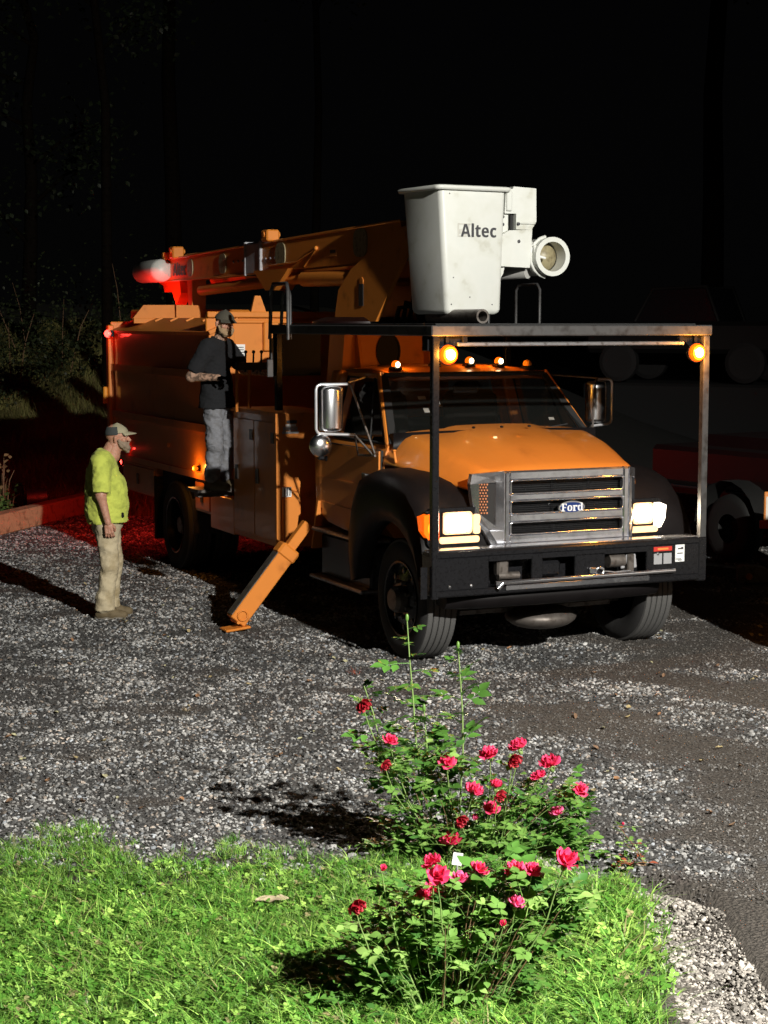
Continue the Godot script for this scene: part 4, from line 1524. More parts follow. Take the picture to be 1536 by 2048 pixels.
func build_bucket(T: Node3D) -> void:
	var k := Node3D.new()
	k.name = "bucket"
	T.add_child(k)
	k.transform = Transform3D(Basis(), V(-.19, 0, -1.0)) * Transform3D(Basis(Vector3.UP, .08), Vector3.ZERO) * Transform3D(Basis(), V(.19, 0, 1.0))
	# tapering tub with rounded corners
	var s := mb()
	var rings := []
	for e in [[2.72, .40], [2.735, .95], [2.76, 1.0], [3.25, 1.0], [3.74, 1.0]]:
		var t: float = clampf((e[0] - 2.72) / 1.02, 0.0, 1.0)
		var xa := lerpf(-.445, -.515, t)
		var xb := lerpf(.095, .135, t)
		var za := lerpf(-1.24, -1.27, t)
		var zb := -.65
		var w := (xb - xa) * (.90 if e[1] < .6 else (.97 if e[1] < .99 else 1.0))
		var d := (zb - za) * (.90 if e[1] < .6 else (.97 if e[1] < .99 else 1.0))
		var r := []
		for p in rounded(w, d, .045, 4): r.append(V((xa + xb) / 2 + p.x, e[0], (za + zb) / 2 - p.y))
		rings.append(r)
	loft(s, rings, true, false)
	s.set_smooth_group(-1)
	var low: Array = rings[0]
	var cc := V(-.175, 2.72, -.94)
	for i in low.size(): tri(s, cc, low[(i + 1) % low.size()], low[i])
	obj("tub", s, M["white_fibre"], k)
	s = mb()
	rings = []
	for e in [[3.735, .0], [3.735, .035], [3.765, .045], [3.775, .02], [3.765, -.02]]:
		var r := []
		for p in rounded(.65 + e[1] * 2, .62 + e[1] * 2, .055, 4): r.append(V(-.19 + p.x, e[0], -.96 - p.y))
		rings.append(r)
	loft(s, rings, true, false)
	obj("lip", s, M["white_fibre"], k)
	letters("lettering", "Altec", .108, "ink", k, Transform3D(Basis(), V(-.135, 3.405, -.646)), "Droid Sans", .004, 700)
	s = mb()
	# worn emblem: a square with a cut corner and a diagonal
	for e in [[-.335, 3.41, .012, .11], [-.275, 3.46, .12, .012], [-.232, 3.41, .012, .11], [-.29, 3.36, .07, .012], [-.30, 3.40, .05, .04], [-.262, 3.385, .03, .03]]: bx(s, V(e[0], e[1], -.648), V(e[2], e[3], .003), .0)
	obj("worn_emblem", s, M["ghost_ink"], k)
	s = mb()
	for p in [V(-.42, 3.705, -.648), V(-.40, 2.80, -.648), V(-.38, 3.02, -.648), V(-.22, 2.86, -.648), V(.0, 2.80, -.648)]: ball(s, p, V(.006, .006, .004), 5)
	obj("rivets", s, M["ink"], k)
	# control cover, leveling arm and boom tip at the bucket's side
	var a := Node3D.new()
	a.name = "boom_tip"
	T.add_child(a)
	s = mb()
	prism(s, [Vector2(.16, 3.56), Vector2(.17, 3.76), Vector2(.235, 3.765), Vector2(.245, 3.785), Vector2(.46, 3.775), Vector2(.465, 3.50), Vector2(.42, 3.43), Vector2(.27, 3.43), Vector2(.27, 3.56)], -.98, -.70)
	obj("control_cover", s, M["white_fibre"], a)
	s = mb()
	bb(s, V(.275, 3.475, -.70), V(.45, 3.495, -.685), .004)
	bb(s, V(.17, 3.58, -.70), V(.225, 3.75, -.68), .012)
	obj("cover_rib", s, M["white_fibre"], a)
	s = mb()
	bb(s, V(.13, 3.40, -.80), V(.22, 3.57, -.74), .008)
	obj("mount_plate", s, M["white_fibre"], a)
	s = mb()
	for p in [V(.165, 3.535, -.738), V(.165, 3.47, -.738), V(.285, 3.475, -.683), V(.29, 3.33, -.683)]: ball(s, p, V(.014, .014, .008), 6)
	obj("mount_bolt", s, M["ink"], a)
	s = mb()
	bb(s, V(.235, 3.40, -.76), V(.262, 3.56, -.74), .006)
	obj("slot", s, M["black_matte"], a)
	s = mb()
	prism(s, [Vector2(.12, 3.12), Vector2(.13, 3.38), Vector2(.20, 3.42), Vector2(.42, 3.43), Vector2(.40, 3.11)], -.98, -.69)
	obj("arm_cover", s, M["white_fibre"], a)
	s = mb()
	prism(s, [Vector2(.10, 2.98), Vector2(.10, 3.10), Vector2(.16, 3.11), Vector2(.15, 3.06)], -.80, -.70)
	obj("gusset", s, M["white_fibre"], a)
	var ax := Transform3D(Basis(Vector3(1, 0, 0), Vector3(0, 0, 1), Vector3(0, -1, 0)), V(.58, 3.205, -.66))
	s = mb()
	lathe(s, [Vector2(.0, -.40), Vector2(.155, -.38), Vector2(.16, -.02), Vector2(.165, .02), Vector2(.165, .045), Vector2(.125, .045), Vector2(.122, -.10)], 36, ax)
	obj("tip_collar", s, M["white_fibre"], a)
	s = mb()
	lathe(s, [Vector2(.123, -.12), Vector2(.10, -.075), Vector2(.06, -.045), Vector2(0, -.035)], 28, ax, true)
	obj("tip_plug", s, M["tan_fibre"], a)
	s = mb()
	bb(s, V(.38, 3.12, -.90), V(.48, 3.33, -.69), .03)
	bar(s, V(.435, 3.30, -.67), V(.435, 3.20, -.66), .02, .03, .006)
	bar(s, V(.455, 3.21, -.655), V(.52, 3.19, -.63), .02, .02, .004)
	var strap := []
	for i in 9:
		var t := lerpf(PI * .55, PI * 1.45, i / 8.0)
		strap.append(V(.58 + cos(t) * .172, 3.205 + sin(t) * .172, -.70))
	tube(s, strap, .016, 6)
	obj("tip_strap", s, M["white_fibre"], a)
	s = mb()
	tube(s, [V(.26, 3.06, -1.2), V(.44, 3.07, -.80)], .05, 10)
	obj("leveling_rod", s, M["dull_white"], a)


# Signed-distance bodies. A bone: [a, b, radius at a, radius at b, squash of z (optional)]
func field_mesh(bones: Array, cell: float, blend: float, wrinkle := 0.0, freq := 30.0) -> ArrayMesh:
	var lo := Vector3.INF
	var hi := -Vector3.INF
	for b in bones:
		var r: float = maxf(b[2], b[3]) * maxf(1.0, b[4] if b.size() > 4 else 1.0)
		lo = lo.min(b[0] - Vector3.ONE * r).min(b[1] - Vector3.ONE * r)
		hi = hi.max(b[0] + Vector3.ONE * r).max(b[1] + Vector3.ONE * r)
	lo -= Vector3.ONE * (cell * 3 + blend)
	hi += Vector3.ONE * (cell * 3 + blend)
	var n := Vector3i((hi - lo) / cell) + Vector3i.ONE
	var f := PackedFloat32Array()
	f.resize(n.x * n.y * n.z)
	f.fill(1.0)
	for b in bones:
		var a: Vector3 = b[0]; var e: Vector3 = b[1]
		var ra: float = b[2]; var rb: float = b[3]
		var sq: float = b[4] if b.size() > 4 else 1.0
		var m := maxf(ra, rb) * maxf(1.0, sq) + blend + cell * 2
		var p0 := Vector3i((a.min(e) - Vector3.ONE * m - lo) / cell).clamp(Vector3i.ZERO, n - Vector3i.ONE)
		var p1 := Vector3i((a.max(e) + Vector3.ONE * m - lo) / cell).clamp(Vector3i.ZERO, n - Vector3i.ONE)
		var isq := 1.0 / sq
		var ab := e - a
		ab.z *= isq
		var il := 1.0 / maxf(ab.length_squared(), 1e-9)
		var ablen := ab.length()
		var cut: bool = b.size() > 5
		for z in range(p0.z, p1.z + 1):
			for y in range(p0.y, p1.y + 1):
				var row := (z * n.y + y) * n.x
				for x in range(p0.x, p1.x + 1):
					var ap := lo + Vector3(x, y, z) * cell - a
					ap.z *= isq
					var t := clampf(ap.dot(ab) * il, 0.0, 1.0)
					var d := (ap - ab * t).length() - lerpf(ra, rb, t)
					if cut: d = maxf(d, (ap.dot(ab) * il - 1.0) * ablen)
					var o := f[row + x]
					var h := blend - absf(o - d)
					if h > 0.0: f[row + x] = minf(o, d) - h * h / (4.0 * blend)
					elif d < o: f[row + x] = d
	if wrinkle > 0.0:
		for z in n.z:
			for y in n.y:
				var row := (z * n.y + y) * n.x
				for x in n.x:
					if absf(f[row + x]) < cell * 3:
						var p := lo + Vector3(x, y, z) * cell
						f[row + x] += wrinkle * (bumps.get_noise_3d(p.x * freq, p.y * freq * 1.6, p.z * freq) + .5 * sin(p.y * freq * 1.1 + p.x * freq * .9 + 3.0 * bumps.get_noise_3d(p.x * 9, p.y * 9, p.z * 9)))
	var idx := PackedInt32Array()
	idx.resize(f.size())
	idx.fill(-1)
	var verts := PackedVector3Array()
	var norms := PackedVector3Array()
	var tris := PackedInt32Array()
	var sx := 1; var sy := n.x; var sz := n.x * n.y
	var corner := [0, sx, sy, sx + sy, sz, sx + sz, sy + sz, sx + sy + sz]
	var edges := [[0, 1], [2, 3], [4, 5], [6, 7], [0, 2], [1, 3], [4, 6], [5, 7], [0, 4], [1, 5], [2, 6], [3, 7]]
	var off := []
	for i in 8: off.append(Vector3(i & 1, (i >> 1) & 1, (i >> 2) & 1))
	for z in n.z - 1:
		for y in n.y - 1:
			for x in n.x - 1:
				var at := x + y * sy + z * sz
				var f0 := f[at]
				if f0 > cell * 2.5 or f0 < -cell * 2.5: continue
				var mask := 0
				for i in 8:
					if f[at + corner[i]] < 0.0: mask |= 1 << i
				if mask == 0 or mask == 255: continue
				var sum := Vector3.ZERO
				var c := 0
				for e in edges:
					var u := f[at + corner[e[0]]]; var v := f[at + corner[e[1]]]
					if (u < 0.0) != (v < 0.0):
						sum += (off[e[0]] as Vector3).lerp(off[e[1]], u / (u - v))
						c += 1
				idx[at] = verts.size()
				verts.append(lo + (Vector3(x, y, z) + sum / c) * cell)
				var g := Vector3(f[at + sx] + f[at + sx + sy] + f[at + sx + sz] + f[at + sx + sy + sz] - f0 - f[at + sy] - f[at + sz] - f[at + sy + sz],
					f[at + sy] + f[at + sx + sy] + f[at + sy + sz] + f[at + sx + sy + sz] - f0 - f[at + sx] - f[at + sz] - f[at + sx + sz],
					f[at + sz] + f[at + sx + sz] + f[at + sy + sz] + f[at + sx + sy + sz] - f0 - f[at + sx] - f[at + sy] - f[at + sx + sy])
				norms.append(g.normalized())
	var steps := [[sx, sy, sz], [sy, sz, sx], [sz, sx, sy]]
	for z in range(1, n.z - 1):
		for y in range(1, n.y - 1):
			for x in range(1, n.x - 1):
				var at := x + y * sy + z * sz
				if absf(f[at]) > cell * 2.5: continue
				for s in steps:
					if (f[at] < 0.0) == (f[at + s[0]] < 0.0): continue
					var q := [idx[at], idx[at - s[1]], idx[at - s[1] - s[2]], idx[at - s[2]]]
					if -1 in q: continue
					if f[at] < 0.0: tris.append_array([q[0], q[2], q[1], q[0], q[3], q[2]])
					else: tris.append_array([q[0], q[1], q[2], q[0], q[2], q[3]])
	var arr := []
	arr.resize(Mesh.ARRAY_MAX)
	arr[Mesh.ARRAY_VERTEX] = verts
	arr[Mesh.ARRAY_NORMAL] = norms
	arr[Mesh.ARRAY_INDEX] = tris
	var am := ArrayMesh.new()
	am.add_surface_from_arrays(Mesh.PRIMITIVE_TRIANGLES, arr)
	return am


func joined(meshes: Array) -> ArrayMesh:
	var s := SurfaceTool.new()
	s.begin(Mesh.PRIMITIVE_TRIANGLES)
	for m in meshes: s.append_from(m[0], 0, m[1] if m.size() > 1 else Transform3D())
	return s.commit()


# a hand in its own frame: wrist at the origin, fingers along -y, palm towards -z, thumb on the +x side
func hand_mesh(curl: float) -> ArrayMesh:
	var bones := [[V(0, .02, 0), V(0, -.03, 0), .026, .030, .62], [V(-.022, -.03, 0), V(-.024, -.082, 0), .017, .016, .8], [V(.0, -.03, 0), V(.0, -.088, 0), .018, .016, .8], [V(.022, -.03, 0), V(.024, -.082, 0), .018, .016, .8]]
	var fx := [-.031, -.011, .011, .031]
	var len := [.058, .074, .078, .070]
	for i in 4:
		var p := V(fx[i], -.088, 0)
		var a := .25 + curl * .35
		for j in 3:
			var l: float = len[i] * [.45, .32, .23][j]
			var q := p + V(fx[i] * .08, -cos(a) * l, -sin(a) * l)
			bones.append([p, q, .0092 - j * .0008, .0085 - j * .0008])
			p = q
			a += .3 + curl * .75
	var p0 := V(.030, -.02, -.006)
	var p1 := V(.050, -.052, -.018)
	var p2 := V(.050, -.082, -.026 - curl * .012)
	bones.append([p0, p1, .014, .0115])
	bones.append([p1, p2, .0105, .0085])
	return field_mesh(bones, .0042, .006)


# a head in its own frame: chin-to-crown about .23, face to +x, centre at the origin
func head_mesh() -> ArrayMesh:
	var bones := [
		[V(-.018, .035, 0), V(.012, .035, 0), .086, .082, .86], [V(.02, -.03, 0), V(.03, -.075, 0), .066, .046, .92], [V(.062, -.085, 0), V(.058, -.092, 0), .026, .026, 1.2],
		[V(.082, .018, -.028), V(.082, .018, .028), .018, .018], [V(.086, .008, 0), V(.108, -.028, 0), .010, .015], [V(.100, -.03, -.010), V(.100, -.03, .010), .011, .011],
		[V(.055, -.022, -.042), V(.055, -.022, .042), .024, .024], [V(.084, -.058, -.018), V(.084, -.058, .018), .010, .010], [V(.082, -.070, -.015), V(.082, -.070, .015), .010, .010],
		[V(-.012, .002, .078), V(-.018, -.030, .074), .016, .011], [V(-.012, .002, -.078), V(-.018, -.030, -.074), .016, .011],
		[V(-.02, -.04, 0), V(-.05, -.16, 0), .060, .064],
	]
	return field_mesh(bones, .0055, .012)


func clothing(person: Node3D, called: String, bones: Array, mk: String, wrinkle: float, cell := .013, blend := .035) -> void:
	put(called, field_mesh(bones, cell, blend, wrinkle, 34.0), M[mk], person)


func face(person: Node3D, head: Transform3D) -> void:
	for sd in [-1, 1]:
		var s := mb()
		ball(s, V(.079, .008, sd * .030), V(.011, .010, .012), 8)
		var e := obj("eye", s, M["eye"], person, head)
		s = mb()
		ball(s, V(.0885, .008, sd * .030), V(.003, .005, .005), 6)
		obj("pupil", s, M["eye_dark"], e)
	var s := mb()
	bx(s, V(.0945, -.064, 0), V(.006, .004, .034), .001)
	obj("mouth", s, M["label_red"], person, head)


func build_people() -> void:
	# the watcher on the gravel, in profile, facing +x
	var at := Vector3(-2.47, .012, -15.62)
	var P := thing("person", "person in yellow t-shirt, khaki trousers and cap standing on the gravel", "person", at, .10)
	var hp := Transform3D(Basis(Vector3.BACK, .05) * Basis(Vector3.UP, .0), V(.085, 1.615, 0))
	var sh := [V(-.05, 1.40, .19), V(-.05, 1.40, -.19)]
	var arms := [[sh[0], V(-.055, 1.12, .235), V(.005, .875, .245)], [sh[1], V(-.03, 1.12, -.24), V(.03, .88, -.24)]]
	var body := []
	for a in arms:
		body.append([a[0], a[1], .058, .046])
		body.append([a[1], a[2], .045, .030])
	body.append([V(-.03, 1.42, 0), V(.03, 1.53, 0), .062, .060])
	body.append([V(-.04, 1.36, -.10), V(-.04, 1.36, .10), .085, .085])
	body.append([V(-.035, 1.25, 0), V(-.02, 1.0, 0), .12, .14, 1.2])
	body.append([V(-.02, .92, 0), V(-.02, .90, 0), .13, .13, 1.25])
	var legs := [[V(-.02, .88, .095), V(.005, .48, .105), V(-.045, .09, .10)], [V(-.02, .88, -.095), V(.03, .48, -.10), V(-.01, .09, -.11)]]
	for l in legs:
		body.append([l[0], l[1], .085, .055])
		body.append([l[1], l[2], .054, .036])
		body.append([l[2], l[2] + V(.05, -.07, 0), .036, .028])
	var parts := [[field_mesh(body, .014, .03)], [head_mesh(), hp]]
	for i in 2:
		var a: Array = arms[i]
		var b := Basis(Vector3.UP, PI / 2 if i == 0 else -PI / 2) if false else Basis(V(1, 0, 0), V(0, 1, 0), V(0, 0, 1))
		if i == 1: b = Basis(V(1, 0, 0), V(0, 1, 0), V(0, 0, -1))
		parts.append([hand_mesh(.45), Transform3D(Basis(Vector3.BACK, .12) * b, a[2])])
	put("body", joined(parts), M["skin"], P)
	face(P, hp)
	# shirt: loose, over the belly, sleeves to the elbow
	var shirt := [
		[V(-.045, 1.40, -.12), V(-.045, 1.40, .12), .108, .108], [V(-.05, 1.30, 0), V(-.025, 1.05, 0), .148, .176, 1.18], [V(-.025, 1.10, 0), V(-.012, .855, 0), .176, .186, 1.10, 1], [V(.045, 1.20, 0), V(.06, 1.02, 0), .11, .115, 1.2], [V(-.08, 1.2, 0), V(-.08, .9, 0), .12, .13, 1.3, 1],
		[V(-.035, 1.44, 0), V(-.012, 1.485, 0), .095, .078, 1.0, 1],
		[arms[0][0] + V(0, .02, -.02), V(-.052, 1.14, .234), .085, .078, 1.0, 1], [arms[1][0] + V(0, .02, .02), V(-.035, 1.14, -.237), .085, .078, 1.0, 1],
	]
	clothing(P, "t_shirt", shirt, "yellow_shirt", .0075, .0125)
	var tr := [[V(-.02, .90, 0), V(-.02, .84, 0), .145, .14, 1.2]]
	for l in legs:
		tr.append([l[0], l[1], .108, .082])
		tr.append([l[1], l[2] + V(0, .01, 0), .080, .074])
		tr.append([l[2] + V(.0, .09, 0), l[2] + V(.0, -.015, 0), .082, .088, 1.0, 1])
	clothing(P, "trousers", tr, "khaki", .0075, .0125, .03)
	for l in legs: boot(P, l[2] + V(.0, -.045, 0), 0.0)
	cap(P, hp, true)
	var bd := [[V(.055, -.062, -.045), V(.055, -.062, .045), .034, .034], [V(.070, -.085, -.02), V(.070, -.085, .02), .038, .038], [V(.080, -.10, 0), V(.080, -.12, 0), .032, .024], [V(.018, -.03, .066), V(.04, -.07, .056), .018, .022], [V(.018, -.03, -.066), V(.04, -.07, -.056), .018, .022], [V(.099, -.050, -.018), V(.099, -.050, .018), .008, .008]]
	put("beard", field_mesh(bd, .0065, .012, .004, 120.0), M["grey_beard"], P, hp)
	# keys and a pocket on the trousers
	var s := mb()
	tube(s, [V(-.10, .84, .165), V(-.03, .80, .178), V(.02, .80, .172), V(.04, .84, .165)], .006, 5)
	obj("key_chain", s, M["steel"], P)
	s = mb()
	bx(s, V(.125, .93, .125), V(.03, .05, .03), .008)
	obj("belt_pouch", s, M["black"], P)

	# the worker on the step of the truck
	var base := truck_point(V(-1.35, 1.043, -3.74))
	var Q := thing("person", "person in a black t-shirt and grey work trousers on the truck step", "person", base, -.38)
	var hq := Transform3D(Basis(Vector3.UP, -.55) * Basis(Vector3.BACK, -.16), V(.10, 1.60, .02))
	# own frame: +x to the front
	var arm2 := [[V(.0, 1.36, .20), V(-.14, 1.09, .26), V(.16, 1.085, .27)], [V(.03, 1.36, -.18), V(.20, 1.15, -.20), V(.46, 1.12, -.16)]]
	body = []
	for a in arm2:
		body.append([a[0], a[1], .056, .046])
		body.append([a[1], a[2], .048, .032])
	body.append([V(.01, 1.38, 0), V(.06, 1.50, 0), .062, .058])
	body.append([V(.0, 1.33, -.11), V(.0, 1.33, .11), .085, .085])
	body.append([V(.0, 1.22, 0), V(.0, .98, 0), .10, .10, 1.25])
	body.append([V(.0, .92, 0), V(.0, .88, 0), .105, .105, 1.25])
	legs = [[V(.0, .86, .095), V(.03, .47, .10), V(-.01, .10, .095)], [V(.0, .86, -.095), V(.08, .47, -.09), V(.03, .10, -.09)]]
	for l in legs:
		body.append([l[0], l[1], .082, .054])
		body.append([l[1], l[2], .052, .036])
		body.append([l[2], l[2] + V(.05, -.07, 0), .036, .028])
	parts = [[field_mesh(body, .014, .03)], [head_mesh(), hq]]
	for i in 2:
		var a: Array = arm2[i]
		var d: Vector3 = (a[2] - a[1]).normalized()
		var y := -d
		var zz := (V(0, 1, 0) - y * y.y).normalized()   # palm turned down
		var xx := y.cross(zz)
		if i == 0: parts.append([hand_mesh(.8), Transform3D(Basis(-xx, y, zz), a[2])])
		else: parts.append([hand_mesh(.7), Transform3D(Basis(xx, y, zz), a[2])])
	var whole := joined([parts[0], parts[2], parts[3]])
	whole.surface_set_material(0, M["tattoo_skin"])
	var hs := SurfaceTool.new()
	hs.begin(Mesh.PRIMITIVE_TRIANGLES)
	hs.append_from(parts[1][0], 0, parts[1][1])
	hs.set_material(M["skin"])
	hs.commit(whole)
	put("body", whole, null, Q)
	face(Q, hq)
	shirt = [
		[V(.0, 1.35, -.12), V(.0, 1.35, .12), .105, .105], [V(.0, 1.26, 0), V(.0, 1.0, 0), .125, .128, 1.32], [V(.0, 1.0, 0), V(.0, .78, 0), .145, .168, 1.3, 1], [V(.015, 1.40, 0), V(.035, 1.45, 0), .09, .075, 1.0, 1],
		[arm2[0][0] + V(0, .015, -.02), arm2[0][0].lerp(arm2[0][1], .85), .082, .078, 1.0, 1], [arm2[1][0] + V(0, .015, .02), arm2[1][0].lerp(arm2[1][1], .8), .082, .078, 1.0, 1],
	]
	clothing(Q, "t_shirt", shirt, "black_shirt", .0065, .0125)
	tr = [[V(.0, .88, 0), V(.0, .83, 0), .13, .13, 1.3]]
	for l in legs:
		tr.append([l[0], l[1], .102, .080])
		tr.append([l[1], l[2] + V(0, .02, 0), .078, .078])
		tr.append([l[1] + V(0, -.05, .03 * signf(l[1].z)), l[1] + V(0, .08, .03 * signf(l[1].z)), .07, .07])
	clothing(Q, "trousers", tr, "camo", .011, .0125, .03)
	for l in legs: boot(Q, l[2] + V(.0, -.055, 0), -.1)
	cap(Q, hq, false)
	bd = [[V(.050, -.062, -.045), V(.050, -.062, .045), .034, .034], [V(.070, -.085, -.02), V(.070, -.085, .02), .036, .036], [V(.018, -.03, .066), V(.04, -.07, .056), .016, .022], [V(.018, -.03, -.066), V(.04, -.07, -.056), .016, .022], [V(.099, -.050, -.018), V(.099, -.050, .018), .008, .008]]
	put("beard", field_mesh(bd, .0065, .012, .004, 120.0), M["beard"], Q, hq)


func boot(person: Node3D, ankle: Vector3, turn: float) -> void:
	var b := [[V(-.01, .10, 0), V(-.01, .02, 0), .052, .050], [V(-.015, .0, 0), V(.07, -.005, 0), .046, .048], [V(.07, -.01, 0), V(.165, -.02, 0), .050, .040], [V(-.05, -.01, 0), V(-.03, -.01, 0), .04, .04]]
	var x := Transform3D(Basis(Vector3.UP, turn), ankle)
	var o := put("boot", field_mesh(b, .008, .02, .002, 60.0), M["boot"], person, x)
	var s := mb()
	var ring0 := []
	var ring1 := []
	for i in 24:
		var a := TAU * i / 24
		var px := .055 + cos(a) * .150
		var pz := sin(a) * (.046 + .012 * cos(a - .3))
		ring0.append(V(px, -.056, -pz)); ring1.append(V(px, -.030, -pz))
	loft(s, [ring0, ring1])
	obj("sole", s, M["boot_sole"], o)


func cap(person: Node3D, head: Transform3D, light: bool) -> void:
	var s := mb()
	var rings := []
	for i in 8:
		var t := i / 7.0
		var r := cos(t * PI / 2 * .97)
		var ring := []
		for k in 24:
			var a := TAU * k / 24
			ring.append(V(-.004 + cos(a) * .104 * pow(r, .75), .042 + t * .088 + .004 * cos(a), -sin(a) * .092 * pow(r, .75)))
		rings.append(ring)
	loft(s, rings, true, true)
	var c := obj("cap", s, M["cap_tan"] if light else M["cap_brown"], person, head)
	s = mb()
	rings = []
	for i in 5:
		var t := i / 4.0
		var ring := []
		for k in 9:
			var a := lerpf(-1.05, 1.05, k / 8.0)
			var rr := .100 + t * .075 * cos(a * .9)
			ring.append(V(cos(a) * rr, .050 - t * .018 - .012 * sin(a) * sin(a) * t, sin(a) * (.088 + t * .01)))
		rings.append(ring)
	var under := []
	for r in rings:
		var u := []
		for v in r: u.append(v + V(0, -.006, 0))
		under.push_front(u)
	loft(s, rings + under, false, false)
	obj("cap_peak", s, M["cap_tan"] if light else M["cap_brown"], c)
	if light:
		s = mb()
		rings = []
		for i in 5:
			var t := i / 4.0
			var ring := []
			for k in 11:
				var a := lerpf(PI * .45, PI * 1.55, k / 10.0)
				ring.append(V(-.004 + cos(a) * (.107 - t * t * .022), .030 + t * .070, sin(a) * (.095 - t * t * .018)))
			rings.append(ring)
		loft(s, rings, false, false)
		obj("cap_net", s, M["cap_dark"], c)


# height of the ground: level yard, low lawn, a washed gully at the right, a grassy bank far left
func ground_at(x: float, z: float) -> float:
	var d := -z
	var y := .010 * bumps.get_noise_2d(x * 9.0, z * 9.0) + .018 * bumps.get_noise_2d(x * 2.5 + 40.0, z * 2.5)
	if d < 10.0:
		# gully between yard and pale gravel
		var g := gully(x, d)
		y -= .10 * exp(-pow(g / .10, 2.0)) * smoothstep(.8, 1.3, x)
		y -= .035 * smoothstep(.0, .25, -g) * smoothstep(.9, 1.4, x)
		y += .02 * lawn_at(x, d)
	var bank := smoothstep(23.6, 36.0, d + .35 * x + 1.0) * (1.0 - smoothstep(1.0, 9.0, x + (d - 24.0) * .16))
	y += bank * 2.3
	y += .9 * smoothstep(26.0, 50.0, d)
	return y


# signed distance across the gully line, positive on the yard's side
func gully(x: float, d: float) -> float:
	return d - (8.32 - (1.3 if x > 1.17 else .3) * (x - 1.17)) + .06 * sin(x * 7.0) + .05 * bumps.get_noise_2d(x * 30.0, d * 30.0)


# 1 on the lawn, 0 elsewhere
func lawn_at(x: float, d: float) -> float:
	var edge := 8.46 + .26 * bumps.get_noise_2d(x * 26.0, 7.0) + .34 * bumps.get_noise_2d(x * 6.0, 3.0) + .32 * smoothstep(-1.2, -1.6, x) * smoothstep(-2.1, -1.75, x) - .22 * smoothstep(.4, 1.0, x)
	var far := smoothstep(edge + .05, edge - .12, d)
	var right := .99 + .12 * (d - 6.45) + .12 * bumps.get_noise_2d(d * 30.0, 11.0)
	return far * smoothstep(right + .06, right - .06, x)


# the same with a wide, ragged edge, for the blades themselves
func lawn_soft(x: float, d: float) -> float:
	var e := .34 * bumps.get_noise_2d(x * 9.0 + 3.0, d * 9.0) + .22 * bumps.get_noise_2d(x * 24.0, d * 24.0)
	var edge := 8.46 + .34 * bumps.get_noise_2d(x * 6.0, 3.0) + .32 * smoothstep(-1.2, -1.6, x) * smoothstep(-2.1, -1.75, x) - .22 * smoothstep(.4, 1.0, x)
	var right := 1.0 + .12 * (d - 6.45)
	return smoothstep(.26, -.30, d - edge + e) * smoothstep(.10, -.14, x - right + e * .5)


func build_ground() -> void:
	var s := SurfaceTool.new()
	s.begin(Mesh.PRIMITIVE_TRIANGLES)
	var xs := []
	var zs := []
	var x := -150.0
	while x < 150.0:
		xs.append(x)
		x += .07 if absf(x) < 3.2 else (.2 if absf(x) < 8.0 else (1.0 if absf(x) < 30.0 else 10.0))
	xs.append(150.0)
	var d := -40.0
	while d < 200.0:
		zs.append(d)
		d += 8.0 if d < 4.0 else (.06 if d < 10.0 else (.11 if d < 24.0 else (.5 if d < 45.0 else 8.0)))
	zs.append(200.0)
	var w := xs.size()
	for dz in zs:
		for xx in xs:
			var g := gully(xx, dz)
			var lawn := lawn_at(xx, dz) if dz < 12.0 else 0.0
			var c := Color(.105, .10, .098)
			# tracked brown dirt on the right, darker crushed asphalt in the middle
			var dirt := smoothstep(.1, .5, bumps.get_noise_2d(xx * 1.3 + dz * .5 + 90.0, dz * 2.0 - xx * .4) + .55 * smoothstep(.3, 2.2, xx) - .12)
			c = c.lerp(Color(.085, .07, .056), dirt * .8)
			if dz < 9.6 and g < 0.0 and xx > .9: c = Color(.15, .13, .11)
			c = c.lerp(Color(.05, .04, .025), lawn)
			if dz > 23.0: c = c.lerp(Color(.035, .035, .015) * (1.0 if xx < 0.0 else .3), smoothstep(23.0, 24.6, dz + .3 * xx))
			s.set_color(c)
			s.add_vertex(Vector3(xx, ground_at(xx, -dz), -dz))
	for j in zs.size() - 1:
		for i in w - 1:
			var a := j * w + i
			s.add_index(a); s.add_index(a + w); s.add_index(a + 1)
			s.add_index(a + 1); s.add_index(a + w); s.add_index(a + w + 1)
	s.generate_normals()
	var m := mat("earth", Color(1, 1, 1), .95, 0.0, noise_tex(.04, [[0.0, lin(.12, .12, .12)], [.4, lin(.5, .5, .5)], [.55, lin(.95, .95, .95)], [1.0, lin(1.0, 1.0, 1.0)]], 1024, 7, FastNoiseLite.TYPE_SIMPLEX_SMOOTH, 51), .9, true)
	m.vertex_color_use_as_albedo = true
	m.heightmap_enabled = true
	m.heightmap_texture = noise_tex(.05, [[0.0, Color.BLACK], [1.0, Color.WHITE]], 1024, 5, FastNoiseLite.TYPE_CELLULAR, 53)
	m.heightmap_scale = 1.8
	var o := put("ground", s.commit(), m, self)
	tag(o, "gravel yard with brown dirt tracks, grassy bank beyond", "ground", "", "structure")


